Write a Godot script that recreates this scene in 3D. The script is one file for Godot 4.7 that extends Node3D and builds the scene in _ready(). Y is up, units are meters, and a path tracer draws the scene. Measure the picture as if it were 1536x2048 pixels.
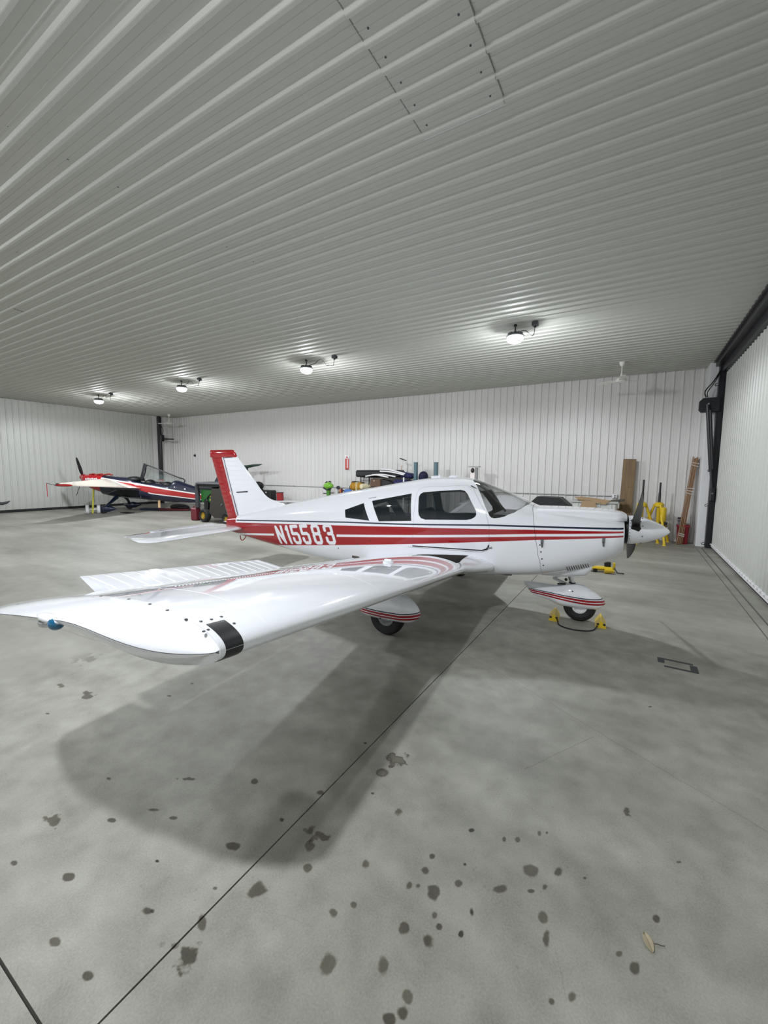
extends Node3D
# A hangar with a parked low-wing airplane. Metres, y up; the photographer stands at the origin.

const CEIL := 4.672
const XL := -22.208
const XR := 1.711
const ZB := -14.078
const ZF := 6.3
const PITCH := 0.2155

var used := {}
var M := {}
var rng := RandomNumberGenerator.new()


class S:
	# collects triangles; every primitive is turned so that its front faces look outwards
	var st := SurfaceTool.new()
	var uvf: Callable
	var g := 1
	func _init(f = null) -> void:
		if f != null:
			uvf = f
		st.begin(Mesh.PRIMITIVE_TRIANGLES)
	func emit(t: PackedVector3Array, group: int) -> void:
		st.set_smooth_group(group)
		for p in t:
			if uvf.is_valid():
				st.set_uv(uvf.call(p))
			st.add_vertex(p)
	func many(list: Array, fix := true) -> void:
		# list of [triangles, smooth group]
		var c := Vector3.ZERO
		var n := 0
		for e in list:
			for p in e[0]:
				c += p
			n += e[0].size()
		if n == 0:
			return
		c /= n
		var vol := 0.0
		for e in list:
			var t: PackedVector3Array = e[0]
			for i in range(0, t.size(), 3):
				vol += (t[i] - c).dot((t[i + 1] - c).cross(t[i + 2] - c))
		for e in list:
			var t: PackedVector3Array = e[0]
			if fix and vol > 0.0:
				t = t.duplicate()
				t.reverse()
			emit(t, e[1])
	func convex(pts: PackedVector3Array, c: Vector3) -> void:
		var nrm := (pts[1] - pts[0]).cross(pts[2] - pts[0])
		var mid := Vector3.ZERO
		for p in pts:
			mid += p
		mid /= pts.size()
		var t := PackedVector3Array()
		for i in range(1, pts.size() - 1):
			if nrm.dot(mid - c) > 0.0:
				t.append_array([pts[0], pts[i + 1], pts[i]])
			else:
				t.append_array([pts[0], pts[i], pts[i + 1]])
		emit(t, -1)
	func box(c: Vector3, size: Vector3, ch := 0.0, b := Basis()) -> S:
		var h := size * 0.5
		ch = minf(ch, minf(h.x, minf(h.y, h.z)) * 0.9)
		var f := func(v: Vector3) -> Vector3: return c + b * v
		if ch <= 0.0:
			for ax in 3:
				for s in [-1, 1]:
					var q := PackedVector3Array()
					for k in [[-1, -1], [1, -1], [1, 1], [-1, 1]]:
						var v := Vector3()
						v[ax] = s * h[ax]
						v[(ax + 1) % 3] = k[0] * h[(ax + 1) % 3]
						v[(ax + 2) % 3] = k[1] * h[(ax + 2) % 3]
						q.append(f.call(v))
					convex(q, c)
			return self
		for ax in 3:
			var a1 := (ax + 1) % 3
			var a2 := (ax + 2) % 3
			for s in [-1, 1]:
				var q := PackedVector3Array()
				for k in [[-1, -1], [1, -1], [1, 1], [-1, 1]]:
					var v := Vector3()
					v[ax] = s * h[ax]
					v[a1] = k[0] * (h[a1] - ch)
					v[a2] = k[1] * (h[a2] - ch)
					q.append(f.call(v))
				convex(q, c)
			for s in [-1, 1]:
				for u in [-1, 1]:
					var q := PackedVector3Array()
					for k in [[0, -1], [0, 1], [1, 1], [1, -1]]:
						var v := Vector3()
						v[a1] = s * (h[a1] - (ch if k[0] == 0 else 0.0))
						v[a2] = u * (h[a2] - (ch if k[0] == 1 else 0.0))
						v[ax] = k[1] * (h[ax] - ch)
						q.append(f.call(v))
					convex(q, c)
		for sx in [-1, 1]:
			for sy in [-1, 1]:
				for sz in [-1, 1]:
					var sg := Vector3(sx, sy, sz)
					var q := PackedVector3Array()
					for ax in 3:
						var v := (h - Vector3.ONE * ch) * sg
						v[ax] = h[ax] * sg[ax]
						q.append(f.call(v))
					convex(q, c)
		return self
	func loft(rings: Array, closed := true, cap0 := true, cap1 := true, smooth := true) -> S:
		g += 1
		var n: int = rings[0].size()
		var t := PackedVector3Array()
		var cp := PackedVector3Array()
		for i in rings.size() - 1:
			var r0: PackedVector3Array = rings[i]
			var r1: PackedVector3Array = rings[i + 1]
			for j in (n if closed else n - 1):
				var k := (j + 1) % n
				t.append_array([r0[j], r0[k], r1[k], r0[j], r1[k], r1[j]])
		for e in 2:
			if [cap0, cap1][e] and closed:
				var r: PackedVector3Array = rings[0] if e == 0 else rings[-1]
				var m := Vector3.ZERO
				for p in r:
					m += p
				m /= n
				for j in n:
					var k := (j + 1) % n
					if e == 0:
						cp.append_array([r[k], r[j], m])
					else:
						cp.append_array([r[j], r[k], m])
		many([[t, g if smooth else -1], [cp, -1]])
		return self
	func tube(pts: Array, r, sides := 10, smooth := true) -> S:
		var rings := []
		var up := Vector3.UP
		for i in pts.size():
			var d: Vector3 = (pts[mini(i + 1, pts.size() - 1)] - pts[maxi(i - 1, 0)]).normalized()
			if i == 0 and absf(d.dot(up)) > 0.9:
				up = Vector3.RIGHT
			var a := d.cross(up).normalized()
			if absf(d.dot(up)) > 0.98:
				a = d.cross(Vector3.RIGHT if absf(d.x) < 0.9 else Vector3.BACK).normalized()
			var b := a.cross(d)
			up = b
			var ring := PackedVector3Array()
			var rr: float = r[i] if r is Array else r
			for j in sides:
				var w := TAU * j / sides
				ring.append(pts[i] + (a * cos(w) + b * sin(w)) * rr)
			rings.append(ring)
		return loft(rings, true, true, true, smooth)
	func lathe(prof: Array, xf: Transform3D, seg := 24) -> S:
		# prof: Vector2(radius, height along y)
		var list := []
		var grp := g + 1
		for i in prof.size() - 1:
			if i > 0:
				var d0: Vector2 = prof[i] - prof[i - 1]
				var d1: Vector2 = prof[i + 1] - prof[i]
				if absf(d0.angle_to(d1)) > 0.6:
					grp += 1
			var t := PackedVector3Array()
			for j in seg:
				var a0 := TAU * j / seg
				var a1 := TAU * (j + 1) / seg
				var p0: Vector2 = prof[i]
				var p1: Vector2 = prof[i + 1]
				var q0 := xf * Vector3(p0.x * cos(a0), p0.y, p0.x * sin(a0))
				var q1 := xf * Vector3(p0.x * cos(a1), p0.y, p0.x * sin(a1))
				var q2 := xf * Vector3(p1.x * cos(a1), p1.y, p1.x * sin(a1))
				var q3 := xf * Vector3(p1.x * cos(a0), p1.y, p1.x * sin(a0))
				if p0.x > 1e-5:
					t.append_array([q0, q1, q2])
				if p1.x > 1e-5:
					t.append_array([q0, q2, q3])
			list.append([t, grp])
		g = grp
		many(list)
		return self
	func extrude(poly: PackedVector2Array, depth: float, xf := Transform3D(), smooth := false) -> S:
		g += 1
		var idx := Geometry2D.triangulate_polygon(poly)
		var h := depth * 0.5
		var t := PackedVector3Array()
		var sd := PackedVector3Array()
		for i in range(0, idx.size(), 3):
			var a := poly[idx[i]]
			var b := poly[idx[i + 1]]
			var c := poly[idx[i + 2]]
			if (b - a).cross(c - a) < 0.0:
				var w := b
				b = c
				c = w
			t.append_array([xf * Vector3(a.x, a.y, h), xf * Vector3(b.x, b.y, h), xf * Vector3(c.x, c.y, h)])
			t.append_array([xf * Vector3(a.x, a.y, -h), xf * Vector3(c.x, c.y, -h), xf * Vector3(b.x, b.y, -h)])
		var ccw := not Geometry2D.is_polygon_clockwise(poly)
		for i in poly.size():
			var a := poly[i]
			var b := poly[(i + 1) % poly.size()]
			if not ccw:
				var w := a
				a = b
				b = w
			var a0 := xf * Vector3(a.x, a.y, -h)
			var b0 := xf * Vector3(b.x, b.y, -h)
			var a1 := xf * Vector3(a.x, a.y, h)
			var b1 := xf * Vector3(b.x, b.y, h)
			sd.append_array([a0, b0, b1, a0, b1, a1])
		many([[t, -1], [sd, g if smooth else -1]])
		return self
	func ball(c: Vector3, r: Vector3, seg := 16, rows := 10) -> S:
		var rings := []
		for i in range(0, rows + 1):
			var a := PI * i / rows
			var ring := PackedVector3Array()
			for j in seg:
				var w := TAU * j / seg
				ring.append(c + Vector3(sin(a) * cos(w) * r.x, cos(a) * r.y, sin(a) * sin(w) * r.z))
			rings.append(ring)
		return loft(rings, true, false, false)
	func mesh(m: Material = null) -> ArrayMesh:
		st.generate_normals()
		st.index()
		var a := st.commit()
		if m:
			a.surface_set_material(0, m)
		return a


func numbered(called: String) -> String:
	if not used.has(called):
		used[called] = 0
		return called
	used[called] += 1
	return "%s_%03d" % [called, used[called]]


func obj(called: String, s: S, m: Material, parent: Node = self) -> MeshInstance3D:
	return inst(called, s.mesh(m), parent)


func inst(called: String, mesh: Mesh, parent: Node = self) -> MeshInstance3D:
	var o := MeshInstance3D.new()
	o.name = numbered(called) if parent == self else called
	o.mesh = mesh
	parent.add_child(o, true)
	return o


func tag(o: Node, label: String, category: String, group := "") -> void:
	o.set_meta("label", label)
	o.set_meta("category", category)
	if group:
		o.set_meta("group", group)


func thing(called: String, label: String, category: String, at := Vector3.ZERO, turn := 0.0, group := "") -> Node3D:
	var o := Node3D.new()
	o.name = numbered(called)
	add_child(o)
	o.position = at
	o.rotation.y = turn
	tag(o, label, category, group)
	return o


func setting(called: String, label := "", category := "") -> Node3D:
	var o := Node3D.new()
	o.name = called
	add_child(o)
	o.set_meta("kind", "structure")
	if label:
		tag(o, label, category)
	return o


func group_node(called: String, parent: Node) -> Node3D:
	var o := Node3D.new()
	o.name = called
	parent.add_child(o, true)
	return o


func paint(hex: String, rough := 0.5, metal := 0.0, coat := 0.0) -> StandardMaterial3D:
	var m := StandardMaterial3D.new()
	m.albedo_color = Color(hex)
	m.roughness = rough
	m.metallic = metal
	if coat > 0.0:
		m.clearcoat_enabled = true
		m.clearcoat = coat
		m.clearcoat_roughness = 0.02
	return m


func glass(hex: String, alpha: float) -> StandardMaterial3D:
	var m := StandardMaterial3D.new()
	m.transparency = BaseMaterial3D.TRANSPARENCY_ALPHA
	m.albedo_color = Color(Color(hex), alpha)
	m.roughness = 0.02
	return m


func glow(c: Color, energy: float) -> StandardMaterial3D:
	var m := StandardMaterial3D.new()
	m.albedo_color = Color(0.9, 0.9, 0.9)
	m.emission_enabled = true
	m.emission = c
	m.emission_energy_multiplier = energy
	return m


func noise_img(w: int, h: int, freq: float, sd: int, oct := 4, kind := FastNoiseLite.TYPE_SIMPLEX_SMOOTH) -> Image:
	var n := FastNoiseLite.new()
	n.seed = sd
	n.noise_type = kind
	n.frequency = freq
	n.fractal_octaves = oct
	return n.get_image(w, h, false, false, true)


func rot(x: float, y: float, z: float) -> Basis:
	return Basis.from_euler(Vector3(deg_to_rad(x), deg_to_rad(y), deg_to_rad(z)))


func tab(a: Array, x: float) -> float:
	# piecewise linear table of Vector2, x rising
	if x <= a[0].x:
		return a[0].y
	for i in a.size() - 1:
		if x <= a[i + 1].x:
			return lerpf(a[i].y, a[i + 1].y, (x - a[i].x) / (a[i + 1].x - a[i].x))
	return a[-1].y


func curve(a: Array, x: float) -> float:
	# smooth monotone interpolation of Vector2 points, x rising
	if x <= a[0].x:
		return a[0].y
	for i in a.size() - 1:
		if x <= a[i + 1].x:
			var h: float = a[i + 1].x - a[i].x
			var d: float = (a[i + 1].y - a[i].y) / h
			var m0 := d
			var m1 := d
			if i > 0:
				var dp: float = (a[i].y - a[i - 1].y) / (a[i].x - a[i - 1].x)
				m0 = 0.0 if dp * d <= 0.0 else 2.0 * dp * d / (dp + d)
			if i < a.size() - 2:
				var dn: float = (a[i + 2].y - a[i + 1].y) / (a[i + 2].x - a[i + 1].x)
				m1 = 0.0 if dn * d <= 0.0 else 2.0 * dn * d / (dn + d)
			var t: float = (x - a[i].x) / h
			return (2 * t * t * t - 3 * t * t + 1) * a[i].y + (t * t * t - 2 * t * t + t) * h * m0 + (3 * t * t - 2 * t * t * t) * a[i + 1].y + (t * t * t - t * t) * h * m1
	return a[-1].y


func spline(p: Array, per := 6) -> Array:
	# Catmull-Rom through 3D points
	var out := []
	for i in p.size() - 1:
		var a: Vector3 = p[maxi(i - 1, 0)]
		var d: Vector3 = p[mini(i + 2, p.size() - 1)]
		for k in per:
			out.append(p[i].cubic_interpolate(p[i + 1], a, d, float(k) / per))
	out.append(p[-1])
	return out


func _ready() -> void:
	rng.seed = 7
	# camera
	var cam := Camera3D.new()
	cam.name = "camera"
	cam.fov = 2.0 * rad_to_deg(atan(1024.0 / 835.41))
	cam.near = 0.05
	cam.far = 200.0
	add_child(cam)
	cam.position = Vector3(0, 1.8786, 0)
	cam.basis = Basis(Vector3.UP, 0.54170) * Basis(Vector3.RIGHT, -0.09837) * Basis(Vector3.BACK, 0.01010)
	cam.current = true
	# the room is closed: no sky enters; the only light comes from the ceiling lamps
	var we := WorldEnvironment.new()
	we.name = "environment"
	var e := Environment.new()
	e.background_mode = Environment.BG_COLOR
	e.background_color = Color(0.02, 0.02, 0.02)
	e.tonemap_mode = Environment.TONE_MAPPER_LINEAR
	e.tonemap_exposure = EXPOSURE
	e.sdfgi_enabled = true
	e.ssao_enabled = true
	e.ssil_enabled = true
	we.environment = e
	add_child(we)
	materials()
	build_lamps()
	build_room()
	build_airplane()
	build_aerobatic()
	build_tractor()
	build_back_wall_things()
	build_right_corner()
	build_floor_things()


const EXPOSURE := 0.95
const LAMP := 9.5
const SIDE_SHARE := 0.45


func materials() -> void:
	M.white = paint("f6f8ff", 0.06, 0.0, 1.0)
	M.red = paint("a5121e", 0.08, 0.0, 1.0)
	M.navy = paint("12203a", 0.3, 0.0, 0.8)
	M.black = paint("141416", 0.5)
	M.satin_black = paint("1b1b20", 0.35)
	M.rubber = paint("1a1a1b", 0.75)
	M.chrome = paint("c9ccd0", 0.15, 1.0)
	M.steel = paint("8f9296", 0.35, 0.9)
	M.dark_steel = paint("4a4c50", 0.45, 0.7)
	M.prop = paint("121215", 0.4)
	M.liner = paint("565049", 0.9)
	M.seat = paint("4a4440", 0.85)
	M.yellow = paint("d9b81e", 0.45, 0.0, 0.3)
	M.glass = glass("1c282d", 0.58)
	M.windshield = glass("2a3032", 0.34)
	M.clear = glass("8fa3a0", 0.2)
	M.wall = paint("d6d4d2", 0.42)
	M.door = paint("b7b8b3", 0.42)
	M.ceiling = paint("bcbdb6", 0.62)
	M.ceiling.metallic_specular = 0.35
	M.trim_white = paint("e2e2e4", 0.45)
	M.frame = paint("1c1c22", 0.4)
	M.plank = paint("b5743f", 0.6)
	M.fan = paint("e6e4de", 0.4)
	M.galv = paint("9da0a2", 0.4, 0.6)
	M.green = paint("2f7d36", 0.4, 0.0, 0.4)
	M.lens = glow(Color(0.98, 0.99, 1.0), 14.0)


func build_lamps() -> void:
	# two rows of four round LED lamps, 5.2 m apart
	var side := ["beyond the airplane", "over the camera"]
	var nth := ["first", "second", "third", "fourth"]
	for row in 2:
		for k in 4:
			var x: float = [-2.14, -1.65][row] - 5.22 * k
			var z: float = [-8.33, 0.25][row]
			var lab: String = "round glowing ceiling lamp, %s from the right-hand door in the row %s" % [nth[k], side[row]]
			var t := thing("ceiling_lamp", lab, "lamp", Vector3(x, 4.44, z), 0.0, "round ceiling lamps")
			var hs := S.new()
			hs.lathe([Vector2(0.0, 0.085), Vector2(0.06, 0.085), Vector2(0.085, 0.06), Vector2(0.11, 0.045), Vector2(0.15, 0.03), Vector2(0.165, 0.012), Vector2(0.165, -0.006), Vector2(0.15, -0.012), Vector2(0.0, -0.010)], Transform3D(), 32)
			for j in 16:
				var b := Basis(Vector3.UP, TAU * j / 16)
				hs.box(b * Vector3(0.105, 0.058, 0), Vector3(0.07, 0.03, 0.006), 0.0, b)
			obj("housing", hs, M.steel, t)
			var st := S.new()
			st.tube([Vector3(0, 0.08, 0), Vector3(0, 0.21, 0)], 0.014)
			st.lathe([Vector2(0.0, 0.23), Vector2(0.03, 0.23), Vector2(0.035, 0.19), Vector2(0.0, 0.18)], Transform3D(), 14)
			obj("stem", st, M.dark_steel, t)
			var ls := S.new()
			ls.lathe([Vector2(0.15, -0.012), Vector2(0.15, -0.04), Vector2(0.138, -0.072), Vector2(0.11, -0.098), Vector2(0.065, -0.113), Vector2(0.0, -0.118)], Transform3D(), 32)
			obj("lens", ls, M.lens, t)
			var cd := S.new()
			var near: bool = row == 0 and k == 0
			var far := 0.36 if near else 0.9
			var pts := [Vector3(0.06, 0.07, 0.01), Vector3(0.15, 0.09, 0.01), Vector3(0.22, 0.06, 0.02)] if near else [Vector3(0.06, 0.07, 0), Vector3(0.28, 0.10, 0.0), Vector3(0.42, 0.17, 0.0), Vector3(0.55, 0.12, 0.01), Vector3(0.66, 0.01, 0.02), Vector3(0.76, 0.0, 0.02)]
			pts.append_array([Vector3(far - 0.06, -0.03, 0.03), Vector3(far - 0.01, -0.01, 0.03), Vector3(far, 0.14, 0.0)])
			cd.tube(spline(pts, 5), 0.007, 6)
			obj("power_cord", cd, M.black, t)
			var jb := thing("junction_box", "small ceiling outlet box beside the %s lamp in the row %s" % [nth[k], side[row]], "outlet box", Vector3(x + far, CEIL - 0.085, z), 0.0, "ceiling outlet boxes")
			obj("box_body", S.new().box(Vector3(0, 0.03, 0), Vector3(0.11, 0.07, 0.11), 0.008), M.dark_steel, jb)
			obj("plug", S.new().tube([Vector3(0, -0.03, 0), Vector3(0, 0.0, 0)], 0.022), M.black, jb)
			var l := SpotLight3D.new()
			l.name = "lamp_light"
			l.light_color = Color(0.965, 0.982, 1.0)
			l.light_energy = LAMP
			l.light_size = 0.085
			l.spot_range = 40.0
			l.spot_attenuation = 2.0
			l.spot_angle = 89.0
			l.spot_angle_attenuation = 0.25
			l.rotation_degrees = Vector3(-90, 0, 0)
			l.shadow_enabled = true
			l.position = Vector3(0, -0.13, 0)
			t.add_child(l, true)
			# the domed lens also lets some light out sideways and upwards
			var o := OmniLight3D.new()
			o.name = "lens_light"
			o.light_color = l.light_color
			o.light_energy = LAMP * SIDE_SHARE
			o.light_size = 0.075
			o.omni_range = 40.0
			o.omni_attenuation = 2.0
			o.shadow_enabled = true
			o.position = Vector3(0, -0.045, 0)
			t.add_child(o, true)


func rib_profile(n: int, h := 0.023) -> PackedVector2Array:
	# ribbed steel cladding seen end-on: x along the panel, y out of it; n ribs
	var p := PackedVector2Array()
	for i in n:
		var o := i * PITCH
		for q in [[0.0, 0.0], [0.008, h * 0.9], [0.014, h], [0.034, h], [0.040, h * 0.9], [0.056, 0.0], [0.098, 0.0], [0.102, 0.0035], [0.108, 0.0035], [0.112, 0.0], [0.155, 0.0], [0.159, 0.0035], [0.165, 0.0035], [0.169, 0.0]]:
			p.append(Vector2(o + q[0], q[1]))
	p.append(Vector2(n * PITCH, 0.0))
	return p


func panel_mesh(n: int, length: float, m: Material, scale := 1.0) -> ArrayMesh:
	# ribs along +y from 0 to length, width along +x, relief along +z
	var p := rib_profile(n)
	var s := S.new()
	var t := PackedVector3Array()
	for i in p.size() - 1:
		var a := Vector3(p[i].x * scale, 0, p[i].y)
		var b := Vector3(p[i + 1].x * scale, 0, p[i + 1].y)
		var u := Vector3(0, length, 0)
		t.append_array([a, b + u, b, a, a + u, b + u])
	# return edges, so that a panel is a folded sheet and not a bare plane
	var w := n * PITCH * scale
	t.append_array([Vector3(0, 0, 0), Vector3(0, 0, -0.02), Vector3(0, length, 0), Vector3(0, 0, -0.02), Vector3(0, length, -0.02), Vector3(0, length, 0)])
	t.append_array([Vector3(w, 0, 0), Vector3(w, length, 0), Vector3(w, 0, -0.02), Vector3(w, length, 0), Vector3(w, length, -0.02), Vector3(w, 0, -0.02)])
	s.emit(t, -1)
	return s.mesh(m)


func wall_of(parent: Node3D, start: Vector3, along: Vector3, out: Vector3, count: int, height: float, m: Material, first := 0.0) -> void:
	var full := panel_mesh(4, height, m)
	for i in count:
		var o := inst("wall_panel", full, parent)
		o.transform = Transform3D(Basis(along, Vector3.UP, out), start + along * (first + i * 4 * PITCH))
		o.position += out * 0.001 * (i % 2)


func build_room() -> void:
	build_floor()
	# ceiling: steel sheets, ribs running along x, hung under a closed deck
	var ce := setting("ceiling", "white ribbed steel ceiling over the whole hangar", "ceiling")
	obj("deck", S.new().box(Vector3((XL + 2.2) * 0.5, CEIL + 0.14, (ZB + ZF) * 0.5), Vector3(2.4 - XL, 0.22, ZF - ZB + 0.8)), M.ceiling, ce)
	var xs := [XL - 0.1, -7.23, 2.0]
	for c in 2:
		var len_x: float = xs[c + 1] - xs[c]
		var pm := panel_mesh(4, len_x, M.ceiling)
		for i in 36:
			var z0 := -2.757 - PITCH * 4 * 14 + i * PITCH * 4
			if z0 > ZF:
				continue
			var o := inst("ceiling_panel", pm, ce)
			# ribs along +x, width along +z, relief downwards
			o.transform = Transform3D(Basis(Vector3(0, 0, 1), Vector3(1, 0, 0), Vector3(0, -1, 0)), Vector3(xs[c], CEIL - 0.003 * c - 0.0015 * (i % 2), z0))
	var patch := panel_mesh(4, 0.67, M.ceiling)
	for i in 4:
		var o := inst("ceiling_patch_panel", patch, ce)
		o.transform = Transform3D(Basis(Vector3(0, 0, 1), Vector3(1, 0, 0), Vector3(0, -1, 0)), Vector3(-1.69, CEIL - 0.010, -3.404 + i * PITCH * 4))
	var edge := S.new()
	edge.box(Vector3(-1.355, CEIL - 0.019, -3.404), Vector3(0.672, 0.024, 0.006), 0.001)
	obj("patch_edge_trim", edge, M.trim_white, ce)
	for x in [-1.692, -1.018]:
		obj("patch_seam", S.new().box(Vector3(x, CEIL - 0.008, -3.404 + PITCH * 8), Vector3(0.006, 0.010, PITCH * 16)), paint("7c7d78", 0.6), ce)
	obj("ceiling_slit", S.new().box(Vector3(-9.64, CEIL - 0.002, -3.27), Vector3(0.014, 0.006, 0.30), 0.0, rot(0, 14, 0)), M.black, ce)
	var dots := S.new()
	for x in [-1.10, -1.62, -4.6, -7.1]:
		for i in (8 if x > -2.0 else 30):
			dots.lathe([Vector2(0.008, 0.0), Vector2(0.008, -0.004), Vector2(0.0, -0.005)], Transform3D(Basis(), Vector3(x, CEIL - (0.012 if x > -2.0 else 0.003), -3.30 + (PITCH * i if x > -2.0 else PITCH * 2.0 * (i - 22)))), 6)
	obj("ceiling_screws", dots, M.dark_steel, ce).set_meta("kind", "stuff")
	# back wall
	var wb := setting("wall_back", "white ribbed steel back wall behind the stored equipment", "wall")
	obj("wall_core", S.new().box(Vector3((XL + XR) * 0.5, CEIL * 0.5, ZB - 0.12), Vector3(XR - XL + 1.2, CEIL + 0.1, 0.2)), M.wall, wb)
	wall_of(wb, Vector3(-0.824 - PITCH * 4 * 25, 0.0, ZB), Vector3.RIGHT, Vector3.BACK, 28, CEIL, M.wall)
	# front wall, behind the photographer
	var wf := setting("wall_front", "white ribbed steel wall behind the camera", "wall")
	obj("wall_core", S.new().box(Vector3((XL + XR) * 0.5, CEIL * 0.5, ZF + 0.12), Vector3(XR - XL + 1.2, CEIL + 0.1, 0.2)), M.wall, wf)
	wall_of(wf, Vector3(XR + 0.3, 0.0, ZF), Vector3.LEFT, Vector3.FORWARD, 28, CEIL, M.wall)
	# left side: another hangar door, its black post and the wall strip beside it
	var wl := setting("wall_left", "white ribbed strip of wall between the black post and the far left corner", "wall")
	obj("wall_core", S.new().box(Vector3(XL - 0.14, CEIL * 0.5, (ZB + ZF) * 0.5), Vector3(0.2, CEIL + 0.1, ZF - ZB + 0.6)), M.wall, wl)
	wall_of(wl, Vector3(XL, 0.0, -13.2), Vector3.FORWARD, Vector3.RIGHT, 1, CEIL, M.wall)
	var d2 := setting("door_2", "large ribbed hangar door closing the far left side", "hangar door")
	wall_of(d2, Vector3(XL + 0.01, 0.10, 6.2), Vector3.FORWARD, Vector3.RIGHT, 22, CEIL - 0.12, M.door, 0.13)
	obj("bottom_seal", S.new().box(Vector3(XL + 0.02, 0.055, -3.4), Vector3(0.05, 0.11, 19.6), 0.005), M.rubber, d2)
	obj("door_post", S.new().box(Vector3(XL + 0.06, CEIL * 0.5, -13.27), Vector3(0.2, CEIL, 0.15), 0.008), M.frame, d2)
	var br := S.new()
	br.box(Vector3(XL + 0.2, 3.5, -13.27), Vector3(0.3, 0.34, 0.2), 0.02)
	br.tube([Vector3(XL + 0.2, 3.46, -13.27), Vector3(XL + 0.95, 3.44, -13.5)], 0.035)
	obj("cylinder_bracket", br, M.frame, d2)
	obj("hydraulic_hose", S.new().tube(spline([Vector3(XL + 0.15, 4.55, -13.27), Vector3(XL + 0.3, 4.2, -13.2), Vector3(XL + 0.45, 3.95, -13.24), Vector3(XL + 0.3, 3.66, -13.27)], 6), 0.016, 6), M.black, d2)
	obj("hydraulic_cylinder", S.new().tube([Vector3(XL + 0.26, 3.45, -13.2), Vector3(XL + 0.14, 1.4, -13.2)], 0.05), M.satin_black, d2)
	# right side: the big hydraulic door
	var wr := setting("wall_right", "narrow white corner post beside the black door frame", "wall")
	obj("corner_post", S.new().box(Vector3(1.565, CEIL * 0.5, -13.76), Vector3(0.29, CEIL + 0.1, 0.62), 0.006), M.trim_white, wr)
	obj("post_cap", S.new().box(Vector3(1.565, 0.02, -13.76), Vector3(0.30, 0.04, 0.64), 0.006), M.trim_white, wr)
	obj("outer_wall", S.new().box(Vector3(XR + 0.36, CEIL * 0.5, (ZB + ZF) * 0.5), Vector3(0.2, CEIL + 0.4, ZF - ZB + 0.8)), M.wall, wr)
	var d1 := setting("door_1", "tall ribbed white hangar door along the right side, black steel frame at its top and end", "hangar door")
	var n_p := 23
	wall_of(d1, Vector3(XR + 0.03, 0.12, -13.20), Vector3.BACK, Vector3.LEFT, n_p, CEIL - 0.44, M.door)
	obj("door_core", S.new().box(Vector3(XR + 0.15, CEIL * 0.5, -3.6), Vector3(0.16, CEIL - 0.2, 19.4)), M.door, d1)
	obj("bottom_rail", S.new().box(Vector3(XR + 0.02, 0.085, -3.5), Vector3(0.05, 0.075, 19.4), 0.006), M.trim_white, d1)
	obj("bottom_seal", S.new().box(Vector3(XR + 0.05, 0.03, -3.5), Vector3(0.06, 0.06, 19.4), 0.006), M.rubber, d1)
	var ends := S.new()
	for i in 88:
		ends.box(Vector3(XR - 0.004, 0.118, -13.20 + 0.024 + i * PITCH), Vector3(0.05, 0.022, 0.05), 0.004)
	obj("rib_end_plugs", ends, M.trim_white, d1).set_meta("kind", "stuff")
	var beam := S.new()
	beam.box(Vector3(1.62, CEIL - 0.07, -3.6), Vector3(0.20, 0.14, 19.6), 0.008)
	beam.box(Vector3(1.70, CEIL - 0.20, -3.6), Vector3(0.11, 0.22, 19.6), 0.008)
	beam.box(Vector3(1.50, CEIL - 0.022, -3.6), Vector3(0.05, 0.04, 19.6), 0.004)
	obj("header_beam", beam, M.frame, d1)
	obj("end_post", S.new().box(Vector3(1.665, CEIL * 0.5 - 0.02, -13.36), Vector3(0.14, CEIL - 0.04, 0.19), 0.01), M.frame, d1)
	var bk := S.new()
	bk.extrude(PackedVector2Array([Vector2(1.24, 3.48), Vector2(1.29, 3.42), Vector2(1.64, 3.42), Vector2(1.64, 3.76), Vector2(1.31, 3.76), Vector2(1.24, 3.69)]), 0.03, Transform3D(Basis(), Vector3(0, 0, -13.36)))
	bk.extrude(PackedVector2Array([Vector2(1.24, 3.48), Vector2(1.29, 3.42), Vector2(1.64, 3.42), Vector2(1.64, 3.76), Vector2(1.31, 3.76), Vector2(1.24, 3.69)]), 0.03, Transform3D(Basis(), Vector3(0, 0, -13.20)))
	bk.box(Vector3(1.5, 3.59, -13.28), Vector3(0.24, 0.28, 0.14))
	obj("cylinder_bracket", bk, M.frame, d1)
	var cy := S.new()
	cy.tube([Vector3(1.40, 3.60, -13.17), Vector3(1.575, 1.95, -13.17)], 0.046, 14)
	cy.tube([Vector3(1.46, 3.45, -13.14), Vector3(1.60, 2.0, -13.14)], 0.03, 10)
	obj("hydraulic_cylinder", cy, M.satin_black, d1)
	obj("cylinder_rod", S.new().tube([Vector3(1.57, 1.97, -13.17), Vector3(1.63, 1.40, -13.17)], 0.026, 12), M.dark_steel, d1)
	var lug := S.new()
	lug.box(Vector3(1.645, 1.38, -13.17), Vector3(0.08, 0.34, 0.12), 0.01)
	obj("lower_lug", lug, M.frame, d1)
	var pins := S.new()
	pins.tube([Vector3(1.41, 3.60, -13.22), Vector3(1.41, 3.60, -13.10)], 0.022, 12)
	pins.tube([Vector3(1.63, 1.40, -13.22), Vector3(1.63, 1.40, -13.08)], 0.02, 12)
	obj("pivot_pin", pins, M.chrome, d1)
	var hose := S.new()
	hose.tube(spline([Vector3(1.60, 4.40, -13.22), Vector3(1.48, 4.15, -13.18), Vector3(1.36, 3.98, -13.18), Vector3(1.325, 3.88, -13.18), Vector3(1.36, 3.77, -13.2)], 6), 0.014, 6)
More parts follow.
